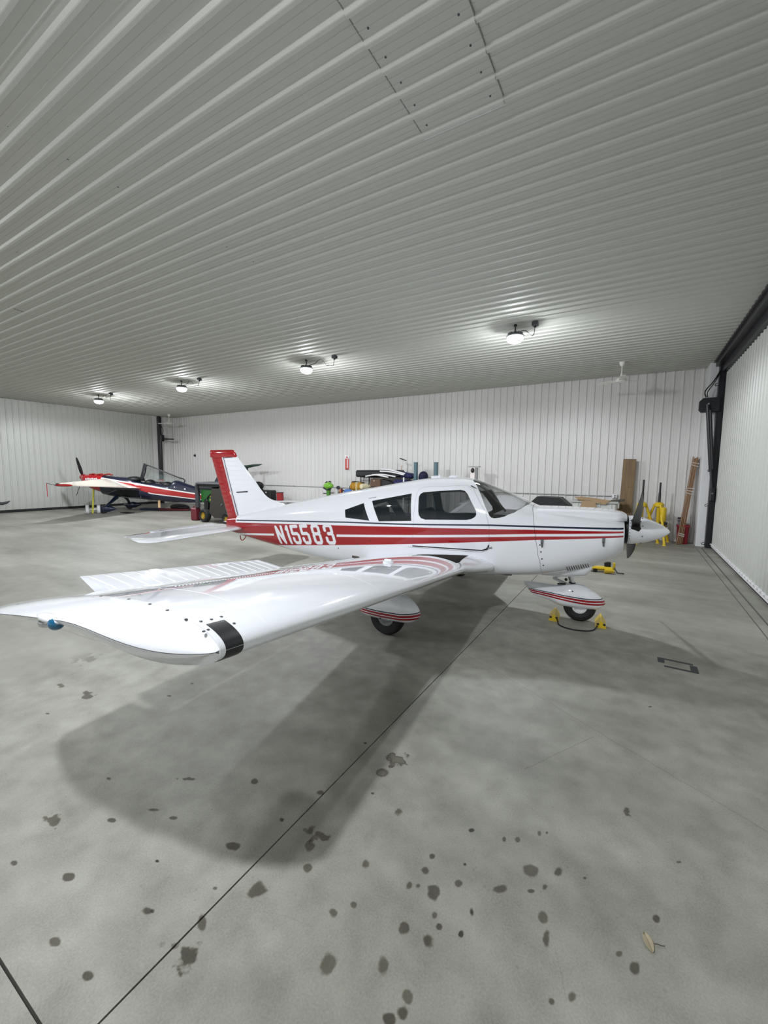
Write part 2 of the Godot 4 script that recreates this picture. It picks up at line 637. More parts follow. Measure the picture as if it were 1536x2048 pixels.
	hose.tube(spline([Vector3(1.60, 4.36, -13.2), Vector3(1.50, 4.12, -13.15), Vector3(1.40, 3.95, -13.15), Vector3(1.37, 3.86, -13.15), Vector3(1.39, 3.77, -13.2)], 6), 0.012, 6)
	obj("hydraulic_hose", hose, M.black, d1)
	for y in [4.05, 1.95, 1.08, 0.10]:
		var hk := S.new()
		hk.tube(spline([Vector3(1.60, y, -13.27), Vector3(1.53, y - 0.01, -13.22), Vector3(1.52, y + 0.03, -13.2), Vector3(1.57, y + 0.05, -13.24)], 5), 0.008, 6)
		obj("latch_hook", hk, M.dark_steel, d1)
	# threshold strip in front of the door
	var tr := setting("trim_1", "dark drain strip in the floor along the foot of the big door", "floor trim")
	obj("drain_strip", S.new().box(Vector3(1.52, -0.001, -3.5), Vector3(0.022, 0.004, 19.4)), paint("55544f", 0.7), tr)
	obj("drain_strip", S.new().box(Vector3(1.40, -0.001, -3.5), Vector3(0.012, 0.004, 19.4)), paint("55544f", 0.7), tr)


func build_floor() -> void:
	var fl := setting("floor", "grey sealed concrete floor with saw-cut joints and oil spots", "floor")
	var m := StandardMaterial3D.new()
	m.roughness = 0.52
	m.metallic_specular = 0.35
	m.texture_repeat = false
	m.albedo_texture = floor_wide()
	m.detail_enabled = true
	m.detail_blend_mode = BaseMaterial3D.BLEND_MODE_MUL
	m.detail_uv_layer = BaseMaterial3D.DETAIL_UV_2
	m.detail_albedo = floor_near()
	var base := S.new()
	base.box(Vector3((XL + XR) * 0.5, -0.13, (ZB + ZF) * 0.5), Vector3(XR - XL + 1.4, 0.2, ZF - ZB + 1.4))
	obj("sub_base", base, paint("1d1c1a", 0.9), fl)
	var xs := [XL - 0.2, -7.55, -1.455, 2.1]
	var zs := [ZB - 0.2, -7.1, -0.468, ZF + 0.2]
	for i in 3:
		for j in 3:
			var gap := 0.004
			if i == 0 or j == 0:
				gap = 0.0015
			var x0: float = xs[i] + (0.004 if i == 2 else 0.0008)
			var x1: float = xs[i + 1] - (0.004 if i == 1 else 0.0008)
			var z0: float = zs[j] + (0.005 if j == 2 else 0.0008)
			var z1: float = zs[j + 1] - (0.005 if j == 1 else 0.0008)
			var st := SurfaceTool.new()
			st.begin(Mesh.PRIMITIVE_TRIANGLES)
			st.set_smooth_group(-1)
			var put := func(q: Array) -> void:
				for k in [0, 1, 2, 0, 2, 3]:
					var p: Vector3 = q[k]
					st.set_uv(Vector2((p.x - XL + 0.4) / 25.0, (p.z - ZB + 0.4) / 21.4))
					st.set_uv2(Vector2((p.x + 4.75) / 6.5, (p.z + 5.9) / 6.5))
					st.add_vertex(p)
			put.call([Vector3(x0, 0, z0), Vector3(x1, 0, z0), Vector3(x1, 0, z1), Vector3(x0, 0, z1)])
			var d := Vector3(0, -0.03, 0)
			var c := [Vector3(x0, 0, z0), Vector3(x1, 0, z0), Vector3(x1, 0, z1), Vector3(x0, 0, z1)]
			for k in 4:
				var a: Vector3 = c[k]
				var b: Vector3 = c[(k + 1) % 4]
				put.call([b, a, a + d, b + d])
			st.generate_normals()
			var am := st.commit()
			am.surface_set_material(0, m)
			inst("concrete_slab", am, fl)


func floor_wide() -> Texture2D:
	# whole floor, about 12 mm a pixel: mottled concrete
	var w := 2048
	var a := noise_img(w, w, 0.004, 3, 5).get_data()
	var a_img := noise_img(w, w, 0.05, 11, 3)
	var b := a_img.get_data()
	var cimg := noise_img(w / 4, w, 0.012, 23, 4)
	cimg.resize(w, w, Image.INTERPOLATE_CUBIC)
	var c := cimg.get_data()
	var out := PackedByteArray()
	out.resize(w * w * 3)
	var lut_r := PackedByteArray()
	for i in w * w:
		var v := 156.0 + (a[i] - 128) * 0.12 + (b[i] - 128) * 0.045 + (c[i] - 128) * 0.12
		var k := i * 3
		out[k] = int(v + 1.0)
		out[k + 1] = int(v)
		out[k + 2] = int(v - 9.0)
	var im := Image.create_from_data(w, w, false, Image.FORMAT_RGB8, out)
	im.generate_mipmaps()
	return ImageTexture.create_from_image(im)


func floor_near() -> Texture2D:
	# 6.5 m square near the camera, about 3 mm a pixel: fine mottle, scratches, oil spots; multiplied over the wide map
	var w := 2048
	var sc := w / 6.5
	var fine := noise_img(w, w, 0.30, 41, 2).get_data()
	var mid := noise_img(w, w, 0.012, 43, 5).get_data()
	var warp := noise_img(w, w, 0.03, 47, 4).get_data()
	var buf := PackedFloat32Array()
	buf.resize(w * w)
	for i in w * w:
		buf[i] = 1.0 + (fine[i] - 128) * 0.0011 + (mid[i] - 128) * 0.0013
	# specks
	for i in 2600:
		var px := rng.randi_range(8, w - 9)
		var py := rng.randi_range(8, w - 9)
		var r := rng.randf_range(0.6, 2.2)
		var dk := rng.randf_range(0.03, 0.16)
		if rng.randf() < 0.3:
			dk = -dk * 0.6
		for y in range(-3, 4):
			for x in range(-3, 4):
				var d := sqrt(x * x + y * y)
				if d < r:
					buf[(py + y) * w + px + x] *= 1.0 - dk
	# scratches and tyre scuffs
	for i in 420:
		var p := Vector2(rng.randf_range(20, w - 20), rng.randf_range(20, w - 20))
		var ang := rng.randf_range(-0.5, 0.5) + (0.2 if rng.randf() < 0.7 else 1.4)
		var ln := rng.randf_range(8, 120)
		var dk := rng.randf_range(0.03, 0.13)
		if rng.randf() < 0.35:
			dk = -dk * 0.7
		for k in int(ln):
			p += Vector2(cos(ang), sin(ang))
			ang += rng.randf_range(-0.03, 0.03)
			if p.x > 3 and p.y > 3 and p.x < w - 4 and p.y < w - 4 and rng.randf() < 0.8:
				buf[int(p.y) * w + int(p.x)] *= 1.0 - dk
	# hairline cracks: start, end in metres
	for cr in [[Vector2(-1.6, -4.1), Vector2(1.5, -2.35)], [Vector2(-4.7, -2.9), Vector2(-3.0, -3.3)], [Vector2(-1.15, -0.62), Vector2(-0.35, -0.28)], [Vector2(-0.5, -2.6), Vector2(-0.15, -3.2)]]:
		var a: Vector2 = cr[0]
		var b: Vector2 = cr[1]
		var steps := int(a.distance_to(b) * sc)
		var off := 0.0
		for k in steps:
			off = clampf(off + rng.randf_range(-0.6, 0.6), -9.0, 9.0)
			var q := a.lerp(b, float(k) / steps)
			var x := int((q.x + 4.75) * sc)
			var y := int((q.y + 5.9) * sc + off)
			if x > 1 and y > 1 and x < w - 2 and y < w - 2:
				buf[y * w + x] *= 0.72
				buf[(y + 1) * w + x] *= 0.86
	# oil spots: x, z, long radius, short radius, angle
	var st := STAINS
	for i in range(0, st.size(), 5):
		var cx: float = (st[i] + 4.75) * sc
		var cy: float = (st[i + 1] + 5.9) * sc
		var rl: float = maxf(st[i + 2] * sc, 1.6)
		var rs: float = maxf(st[i + 3] * sc, 1.4)
		var ca := cos(st[i + 4])
		var sa := sin(st[i + 4])
		var reach := int(rl * 1.7) + 3
		var big := rl > 14.0
		var ringed := i < 10
		var dark: float = 0.24 + 0.18 * fposmod(st[i] * 7.3 + st[i + 1] * 3.1, 1.0)
		if rl > 40.0:
			dark = 0.66
		for y in range(-reach, reach + 1):
			var yy := int(cy) + y
			if yy < 0 or yy >= w:
				continue
			for x in range(-reach, reach + 1):
				var xx := int(cx) + x
				if xx < 0 or xx >= w:
					continue
				var u := (x * ca + y * sa) / rl
				var v := (-x * sa + y * ca) / rs
				var d := sqrt(u * u + v * v)
				var k := yy * w + xx
				d += (warp[k] - 128) * (0.010 if big else 0.0045)
				var s := 1.0 - smoothstep(0.70, 1.16, d)
				if ringed:
					s *= 0.7 + 0.3 * smoothstep(0.35, 0.8, d)
				if s > 0.0:
					buf[k] *= 1.0 - (1.0 - dark) * s
	var out := PackedByteArray()
	out.resize(w * w * 3)
	for i in w * w:
		var x := i % w
		var y := i / w
		var e := minf(minf(x, w - 1 - x), minf(y, w - 1 - y)) / 60.0
		var v := buf[i] * 0.87
		if e < 1.0:
			v = lerpf(0.87, v, e)
		var dk := clampf((0.80 - v) * 0.12, 0.0, 0.05)
		var q := int(clampf(pow(maxf(v, 0.02), 0.4545) * 255.0, 0.0, 255.0))
		out[i * 3] = q
		out[i * 3 + 1] = int(q * (1.0 - dk * 0.6))
		out[i * 3 + 2] = int(q * (1.0 - dk * 1.6))
	var im := Image.create_from_data(w, w, false, Image.FORMAT_RGB8, out)
	return ImageTexture.create_from_image(im)


var STAINS := PackedFloat32Array([
	-1.240, -2.240, 0.062, 0.059, 1.51, -1.255, -2.090, 0.039, 0.037, 1.09, -1.212, -1.920, 0.011, 0.010, 2.81, -1.020, -1.888, 0.029, 0.026, 2.40,
	-1.007, -1.532, 0.021, 0.019, 0.85, -1.623, -1.257, 0.035, 0.020, 2.76, -1.529, -1.507, 0.016, 0.012, -2.80, -1.298, -1.464, 0.030, 0.025, -2.79,
	-1.304, -1.538, 0.055, 0.040, -2.45, -1.230, -1.370, 0.023, 0.019, -3.12, -1.349, -1.170, 0.044, 0.032, 3.06, -1.515, -1.076, 0.010, 0.007, 2.98,
	-1.405, -0.853, 0.059, 0.038, -3.10, -1.439, -0.953, 0.034, 0.017, -2.67, -0.997, -1.274, 0.020, 0.018, -2.77, -0.943, -1.347, 0.015, 0.014, -2.45,
	-0.779, -1.551, 0.018, 0.016, 1.45, -0.743, -1.567, 0.009, 0.008, 1.79, -0.670, -1.582, 0.039, 0.027, 1.28, -0.750, -1.733, 0.015, 0.013, 2.16,
	-0.745, -1.649, 0.016, 0.014, 1.44, -0.627, -1.489, 0.016, 0.013, 1.46, -0.591, -1.459, 0.013, 0.011, 1.90, -0.714, -1.378, 0.026, 0.018, 1.13,
	-0.609, -1.389, 0.026, 0.022, 1.45, -0.902, -1.113, 0.036, 0.032, -2.75, -0.715, -1.227, 0.027, 0.022, 1.05, -0.596, -1.189, 0.022, 0.018, 1.21,
	-0.591, -1.137, 0.020, 0.019, 2.24, -0.619, -1.098, 0.020, 0.015, 2.57, -0.504, -1.482, 0.012, 0.009, 1.45, -0.494, -1.585, 0.017, 0.010, 1.36,
	-0.587, -1.673, 0.019, 0.015, 2.15, -0.634, -1.979, 0.015, 0.010, 2.42, -1.871, -1.624, 0.025, 0.018, -2.87, -1.475, -1.767, 0.019, 0.015, 2.86,
	-1.500, -2.273, 0.013, 0.012, 2.88, -1.658, -0.874, 0.015, 0.009, -3.01, -0.597, -1.781, 0.006, 0.004, 2.21, -1.865, -1.017, 0.009, 0.006, -3.11,
	0.059, -2.567, 0.050, 0.023, 1.73, -0.319, -1.909, 0.042, 0.029, 2.12, -0.206, -1.979, 0.026, 0.017, 1.98, -0.247, -1.863, 0.021, 0.014, 1.84,
	-0.295, -1.815, 0.015, 0.008, 2.41, -0.231, -1.723, 0.026, 0.016, 1.65, -0.202, -1.647, 0.035, 0.015, 1.50, 0.185, -1.971, 0.022, 0.012, 2.10,
	0.105, -1.716, 0.026, 0.014, 1.90, 0.052, -1.739, 0.014, 0.008, 2.13, -0.089, -1.493, 0.021, 0.013, 1.92, -0.148, -1.443, 0.011, 0.008, 2.03,
	-0.493, -1.583, 0.019, 0.010, 1.33, -0.504, -1.480, 0.012, 0.009, 1.74, -0.472, -2.014, 0.015, 0.009, 1.47, -0.412, -2.053, 0.018, 0.010, 1.49,
	-0.634, -1.979, 0.016, 0.012, 2.23, -0.325, -2.151, 0.018, 0.009, 1.52, -0.291, -2.175, 0.013, 0.008, 1.75, 0.286, -2.337, 0.014, 0.006, 2.40,
	-0.095, -2.006, 0.008, 0.004, 2.23, 0.202, -3.870, 0.020, 0.010, 2.22, -0.421, -1.750, 0.034, 0.018, 2.46, -0.597, -1.780, 0.007, 0.006, 2.08,
	-2.562, -0.862, 0.052, 0.025, 3.08, -2.298, -1.028, 0.025, 0.013, 2.90, -1.869, -0.608, 0.026, 0.012, 2.93, -1.669, -0.864, 0.025, 0.014, 2.94,
	-1.638, -0.620, 0.022, 0.011, 2.92, -2.129, -0.760, 0.034, 0.016, 2.86, -1.864, -1.016, 0.012, 0.007, 2.95, -3.216, -1.920, 0.026, 0.016, 2.96,
	-3.239, -2.142, 0.020, 0.013, -3.04, -3.783, -1.565, 0.073, 0.038, -3.11, -4.165, -1.522, 0.045, 0.022, 3.05, -4.669, -1.887, 0.182, 0.095, 3.12,
	-3.757, -1.277, 0.017, 0.008, 2.96, -2.037, -1.203, 0.021, 0.009, 2.72, -2.641, -1.174, 0.018, 0.010, -3.13, -2.432, -0.655, 0.021, 0.010, 2.93,
	-2.248, -1.414, 0.051, 0.011, 2.61, -2.178, -1.183, 0.031, 0.009, 2.63,
])


# ---- the airplane: own axes x forwards from the nose wheel, y up, z to its right ----

var FUS := [
	# x, top, bottom, half width, y of the widest point, upper and lower roundness
	[0.43, 1.335, 0.955, 0.33, 1.17, 2.2, 2.2], [0.36, 1.36, 0.87, 0.395, 1.14, 2.3, 2.3], [0.20, 1.385, 0.78, 0.44, 1.10, 2.4, 2.5],
	[0.00, 1.405, 0.695, 0.475, 1.06, 2.5, 2.8], [-0.25, 1.425, 0.635, 0.51, 1.02, 2.6, 3.4], [-0.55, 1.445, 0.585, 0.535, 0.98, 2.7, 4.0],
	[-0.65, 1.485, 0.575, 0.54, 0.97, 2.7, 4.2], [-0.90, 1.600, 0.55, 0.553, 0.96, 2.8, 4.5], [-1.18, 1.705, 0.52, 0.56, 0.96, 2.8, 4.6],
	[-1.40, 1.775, 0.50, 0.56, 0.96, 2.8, 4.6], [-1.55, 1.796, 0.485, 0.56, 0.96, 2.8, 4.6], [-1.78, 1.797, 0.465, 0.56, 0.96, 2.8, 4.6],
	[-2.05, 1.778, 0.45, 0.55, 0.96, 2.8, 4.6], [-2.37, 1.728, 0.435, 0.53, 0.95, 2.8, 4.4], [-2.94, 1.625, 0.41, 0.475, 0.95, 2.7, 4.0],
	[-3.53, 1.520, 0.415, 0.40, 0.94, 2.6, 3.6], [-4.10, 1.405, 0.465, 0.32, 0.93, 2.5, 3.2], [-4.64, 1.29, 0.53, 0.245, 0.92, 2.4, 3.0],
	[-5.20, 1.17, 0.60, 0.17, 0.90, 2.3, 2.8], [-5.65, 1.07, 0.66, 0.11, 0.89, 2.2, 2.6], [-6.05, 0.98, 0.735, 0.05, 0.87, 2.0, 2.2]]
var fus_table := []


func fus_init() -> void:
	var cols := []
	for c in range(1, 7):
		var pts := []
		for i in range(FUS.size() - 1, -1, -1):
			pts.append(Vector2(FUS[i][0], FUS[i][c]))
		cols.append(pts)
	for i in 650:
		var x := -6.05 + i * 0.01
		var row := PackedFloat32Array()
		for c in 6:
			row.append(curve(cols[c], x))
		fus_table.append(row)


func fus_prm(x: float) -> PackedFloat32Array:
	var f := clampf((x + 6.05) / 0.01, 0.0, 647.99)
	var i := int(f)
	var k := f - i
	var a: PackedFloat32Array = fus_table[i]
	var b: PackedFloat32Array = fus_table[i + 1]
	return PackedFloat32Array([lerpf(a[0], b[0], k), lerpf(a[1], b[1], k), lerpf(a[2], b[2], k), lerpf(a[3], b[3], k), lerpf(a[4], b[4], k), lerpf(a[5], b[5], k)])


func fus(x: float, t: float, side: float, off := 0.0) -> Vector3:
	var p := fus_prm(x)
	var s := sin(PI * t)
	var c := -cos(PI * t)
	if c >= 0.0:
		return Vector3(x, p[3] + (p[0] + off - p[3]) * pow(c, 2.0 / p[4]), side * maxf(p[2] + off, 0.002) * pow(maxf(s, 0.0), 2.0 / p[4]))
	return Vector3(x, p[3] - (p[3] - p[1] + off) * pow(-c, 2.0 / p[5]), side * maxf(p[2] + off, 0.002) * pow(maxf(s, 0.0), 2.0 / p[5]))


func fus_t(x: float, y: float) -> float:
	var p := fus_prm(x)
	var c := 0.0
	if y >= p[3]:
		c = pow(clampf((y - p[3]) / (p[0] - p[3]), 0.0, 1.0), p[4] * 0.5)
	else:
		c = -pow(clampf((p[3] - y) / (p[3] - p[1]), 0.0, 1.0), p[5] * 0.5)
	return acos(-c) / PI


func fus_poly(pts: Array, closed := true) -> PackedVector2Array:
	# outline given as (x, y) on the side of the fuselage, as (x, t)
	var out := PackedVector2Array()
	for i in (pts.size() if closed else pts.size() - 1):
		var a: Vector2 = pts[i]
		var b: Vector2 = pts[(i + 1) % pts.size()]
		var n := maxi(1, int(a.distance_to(b) / 0.04))
		for k in n:
			var q := a.lerp(b, float(k) / n)
			out.append(Vector2(q.x, fus_t(q.x, q.y)))
	if not closed:
		out.append(Vector2(pts[-1].x, fus_t(pts[-1].x, pts[-1].y)))
	return out


func bounds(p: PackedVector2Array) -> Rect2:
	var r := Rect2(p[0], Vector2.ZERO)
	for q in p:
		r = r.expand(q)
	return r


func fus_uv(side: float) -> Callable:
	return func(p: Vector3) -> Vector2: return Vector2((p.x + 6.75) / 7.35, clampf((1.9 - p.y) / 1.5, 0.002, 0.998) * 0.5 + (0.0 if side > 0.0 else 0.5))


func skin(s: S, side: float, x0: float, x1: float, inc: Array, exc: Array, off := 0.0, nt := 56) -> void:
	# fuselage surface between two stations, inside the outlines inc and outside the outlines exc
	s.uvf = fus_uv(side)
	var nx := maxi(2, int((x1 - x0) / 0.05))
	var ib := []
	for p in inc:
		ib.append(bounds(p))
	var eb := []
	for p in exc:
		eb.append(bounds(p))
	for i in nx:
		var xa := lerpf(x0, x1, float(i) / nx)
		var xb := lerpf(x0, x1, float(i + 1) / nx)
		for j in nt:
			var ta := float(j) / nt
			var tb := float(j + 1) / nt
			var r := Rect2(xa, ta, xb - xa, tb - ta)
			var polys := [PackedVector2Array([Vector2(xa, ta), Vector2(xb, ta), Vector2(xb, tb), Vector2(xa, tb)])]
			if inc:
				var got := []
				for k in inc.size():
					if ib[k].intersects(r, true):
						got.append_array(Geometry2D.intersect_polygons(polys[0], inc[k]))
				polys = got
			for k in exc.size():
				if eb[k].intersects(r, true):
					var left := []
					for p in polys:
						left.append_array(Geometry2D.clip_polygons(p, exc[k]))
					polys = left
			for p in polys:
				var idx := PackedInt32Array([0, 1, 2, 0, 2, 3]) if p.size() == 4 else Geometry2D.triangulate_polygon(p)
				for n in range(0, idx.size(), 3):
					var a := fus(p[idx[n]].x, p[idx[n]].y, side, off)
					var b := fus(p[idx[n + 1]].x, p[idx[n + 1]].y, side, off)
					var c := fus(p[idx[n + 2]].x, p[idx[n + 2]].y, side, off)
					var nr := (b - a).cross(c - a)
					if nr.dot(Vector3(0, a.y - 1.0, a.z) + Vector3(0, 0, side * 0.01)) > 0.0:
						s.emit(PackedVector3Array([a, c, b]), 1)
					else:
						s.emit(PackedVector3Array([a, b, c]), 1)


const GLYPHS := {
	"N": [[0, 0, 0, 1, 1, 0, 1, 1]],
	"1": [[1, 0, 1, 1, 0.1, 0.84]],
	"5": [[1, 1, 0, 1, 0, 0.56, 0.8, 0.56, 1, 0.47, 1, 0.12, 0.82, 0, 0.18, 0, 0, 0.12, 0, 0.26]],
	"8": [[0.18, 1, 0.82, 1, 1, 0.9, 1, 0.64, 0.85, 0.53, 0.15, 0.53, 0, 0.64, 0, 0.9, 0.18, 1], [0.15, 0.53, 0, 0.44, 0, 0.1, 0.18, 0, 0.82, 0, 1, 0.1, 1, 0.44, 0.85, 0.53]],
	"3": [[0, 0.73, 0, 0.9, 0.18, 1, 0.82, 1, 1, 0.9, 1, 0.64, 0.85, 0.53, 0.4, 0.53], [0.85, 0.53, 1, 0.44, 1, 0.1, 0.82, 0, 0.18, 0, 0, 0.1, 0, 0.27]]}


func livery() -> Texture2D:
	var w := 2048
	var h := 512
	var white := Color("f6f8ff")
	var red := Color("a5121e")
	var navy := Color("12203a")
	var im := Image.create(w, h * 2, false, Image.FORMAT_RGB8)
	im.fill(white)
	var blue := [Vector2(-5.75, 0.950), Vector2(-3.2, 1.110), Vector2(-2.295, 1.150), Vector2(-1.07, 1.218), Vector2(0.39, 1.250)]
	var rt := [Vector2(-5.78, 0.906), Vector2(-3.357, 1.049), Vector2(-2.293, 1.114), Vector2(-0.539, 1.192), Vector2(0.385, 1.221)]
	var rb := [Vector2(-5.99, 0.694), Vector2(-4.747, 0.795), Vector2(-3.403, 0.908), Vector2(-2.29, 1.001), Vector2(-0.535, 1.145), Vector2(0.385, 1.203)]
	var lt := [Vector2(-5.95, 0.662), Vector2(-4.75, 0.758), Vector2(-3.403, 0.871), Vector2(-2.29, 0.967), Vector2(-0.534, 1.114), Vector2(0.381, 1.174)]
	var lb := [Vector2(-6.1, 0.43), Vector2(-4.94, 0.565), Vector2(-3.36, 0.749), Vector2(-2.287, 0.872), Vector2(-0.531, 1.073), Vector2(0.383, 1.156)]
	var px := 1.5 / h
	var cov := func(y: float, lo: float, hi: float) -> float: return clampf((y - lo) / px + 0.5, 0.0, 1.0) * clampf((hi - y) / px + 0.5, 0.0, 1.0)
	for c in w:
		var x := -6.75 + (c + 0.5) / w * 7.35
		var yb := tab(blue, x)
		var t := tab(rt, x)
		var b0 := tab(rb, x)
		var b1 := tab(lt, x)
		var lo := tab(lb, x)
		if x < -5.775:
			t = 1.2
		var gap := 1.0 if x < -4.77 or x > -3.39 else 0.0
		var r0 := int((1.9 - (maxf(t, yb) + 0.05)) / 1.5 * h)
		var r1 := int((1.9 - (lo - 0.02)) / 1.5 * h)
		for r in range(maxi(r0, 0), mini(r1, h)):
			var y := 1.9 - (r + 0.5) / h * 1.5
			var col := white
			col = col.lerp(red, cov.call(y, lo, t))
			col = col.lerp(white, cov.call(y, b1, b0) * gap)
			if x > -5.75:
				col = col.lerp(navy, cov.call(y, yb - 0.0095, yb + 0.0095))
			im.set_pixel(c, r, col)
			im.set_pixel(c, r + h, col)
	# registration, slanted along the stripes
	var bo := Vector2(-4.639, 0.622)
	var uu := Vector2(1.258, 0.130)
	var vv := Vector2(-0.123, 0.313)
	var det := uu.x * vv.y - uu.y * vv.x
	var chars := [["N", 0.0, 0.143], ["1", 0.182, 0.066], ["5", 0.283, 0.145], ["5", 0.457, 0.145], ["8", 0.648, 0.145], ["3", 0.85, 0.15]]
	var ww := 1.265
	var hh := 0.336
	var hs := 0.0275
	for c in range(int((-4.83 + 6.75) / 7.35 * w), int((-3.33 + 6.75) / 7.35 * w)):
		for r in range(int((1.9 - 1.09) / 1.5 * h), int((1.9 - 0.58) / 1.5 * h)):
			var d := Vector2(-6.75 + (c + 0.5) / w * 7.35, 1.9 - (r + 0.5) / h * 1.5) - bo
			var u := (d.x * vv.y - d.y * vv.x) / det
			var v := (uu.x * d.y - uu.y * d.x) / det
			if v < -0.06 or v > 1.06:
				continue
			for side in 2:
				var us := u if side == 0 else 1.0 - u
				var best := 9.0
				for g in chars:
					if us < g[1] - 0.03 or us > g[1] + g[2] + 0.03:
						continue
					var q := Vector2((us - g[1]) * ww, v * hh)
					var gw: float = g[2] * ww - 2.0 * hs
					var gh := hh - 2.0 * hs
					for line in GLYPHS[g[0]]:
						for k in range(0, line.size() - 2, 2):
							var a := Vector2(hs + line[k] * gw, hs + line[k + 1] * gh)
							var b := Vector2(hs + line[k + 2] * gw, hs + line[k + 3] * gh)
							best = minf(best, q.distance_to(Geometry2D.get_closest_point_to_segment(q, a, b)))
				var k2 := clampf((hs - best) / 0.0036 + 0.5, 0.0, 1.0)
				if k2 > 0.0:
					var rr := r + side * h
					im.set_pixel(c, rr, im.get_pixel(c, rr).lerp(white, k2))
	return ImageTexture.create_from_image(im)


func pant_livery(base: Array) -> Texture2D:
	# side view of a wheel fairing: x from -0.75 to 0.45, y from 0.1 to 0.55
	var w := 768
	var h := 288
	var white := Color("f6f8ff")
	var im := Image.create(w, h, false, Image.FORMAT_RGB8)
	im.fill(white)
	for c in w:
		var x := -0.75 + (c + 0.5) / w * 1.2
		var b := tab(base, x)
		var k := clampf(0.62 + (x + 0.7) * 0.55, 0.6, 1.0)
		for r in h:
			var y := 0.55 - (r + 0.5) / h * 0.45
			var o := (b - y) / k
			var col := white
			if o > 0.0 and o < 0.0125:
				col = Color("12203a")
			elif (o > 0.021 and o < 0.048) or (o > 0.058 and o < 0.082):
				col = Color("a3121d")
			im.set_pixel(c, r, col)
	return ImageTexture.create_from_image(im)


func airfoil(c: float, upper: bool) -> float:
	# height over the chord line for a chord of one, 15 % thick, lightly cambered
	var t := 0.15
	var y := 5.0 * t * (0.2969 * sqrt(c) - 0.1260 * c - 0.3516 * c * c + 0.2843 * c * c * c - 0.1036 * c * c * c * c)
	var m := 0.02
	var p := 0.42
	var cam := m / (p * p) * (2.0 * p * c - c * c) if c < p else m / ((1 - p) * (1 - p)) * (1 - 2 * p + 2 * p * c - c * c)
	return cam + (y if upper else -y)


func wing_le(z: float) -> float:
	return tab([Vector2(0.0, -0.99), Vector2(0.62, -1.0), Vector2(1.0, -1.235), Vector2(5.0, -1.235)], z)


func wing_point(c: float, upper: bool, z: float, le: float, te: float, fu := 1.0, fl := 1.0, off := 0.0) -> Vector3:
	var ch := te - le
	var y := airfoil(c, upper) * 1.6
	y = y * (fu if upper else fl) + (off if upper else -off)
	return Vector3(le + ch * c, 0.615 + 0.1228 * z - 0.065 * (c * absf(ch) / 1.615 + (absf(le) - 1.235) / 1.615) + y, z)


func wing_ring(z: float, c0: float, c1: float, n := 44) -> PackedVector3Array:
	# closed outline of the wing between two chord fractions
	var r := PackedVector3Array()
	var le := wing_le(z)
	for i in n + 1:
		var c := lerpf(c1, c0, float(i) / n)
		if c0 == 0.0:
			c = c1 * pow(1.0 - float(i) / n, 1.8)
		r.append(wing_point(c, true, z, le, -2.85))
	for i in range(1 if c0 == 0.0 else 0, n + 1):
		var c := lerpf(c0, c1, float(i) / n)
		if c0 == 0.0:
			c = c1 * pow(float(i) / n, 1.8)
		r.append(wing_point(c, false, z, le, -2.85))
	return r


func mirror(r: Array, side: float) -> Array:
	if side > 0.0:
		return r
	var out := []
	for ring in r:
		var q := PackedVector3Array()
		for p in ring:
			q.append(Vector3(p.x, p.y, -p.z))
		out.append(q)
	return out


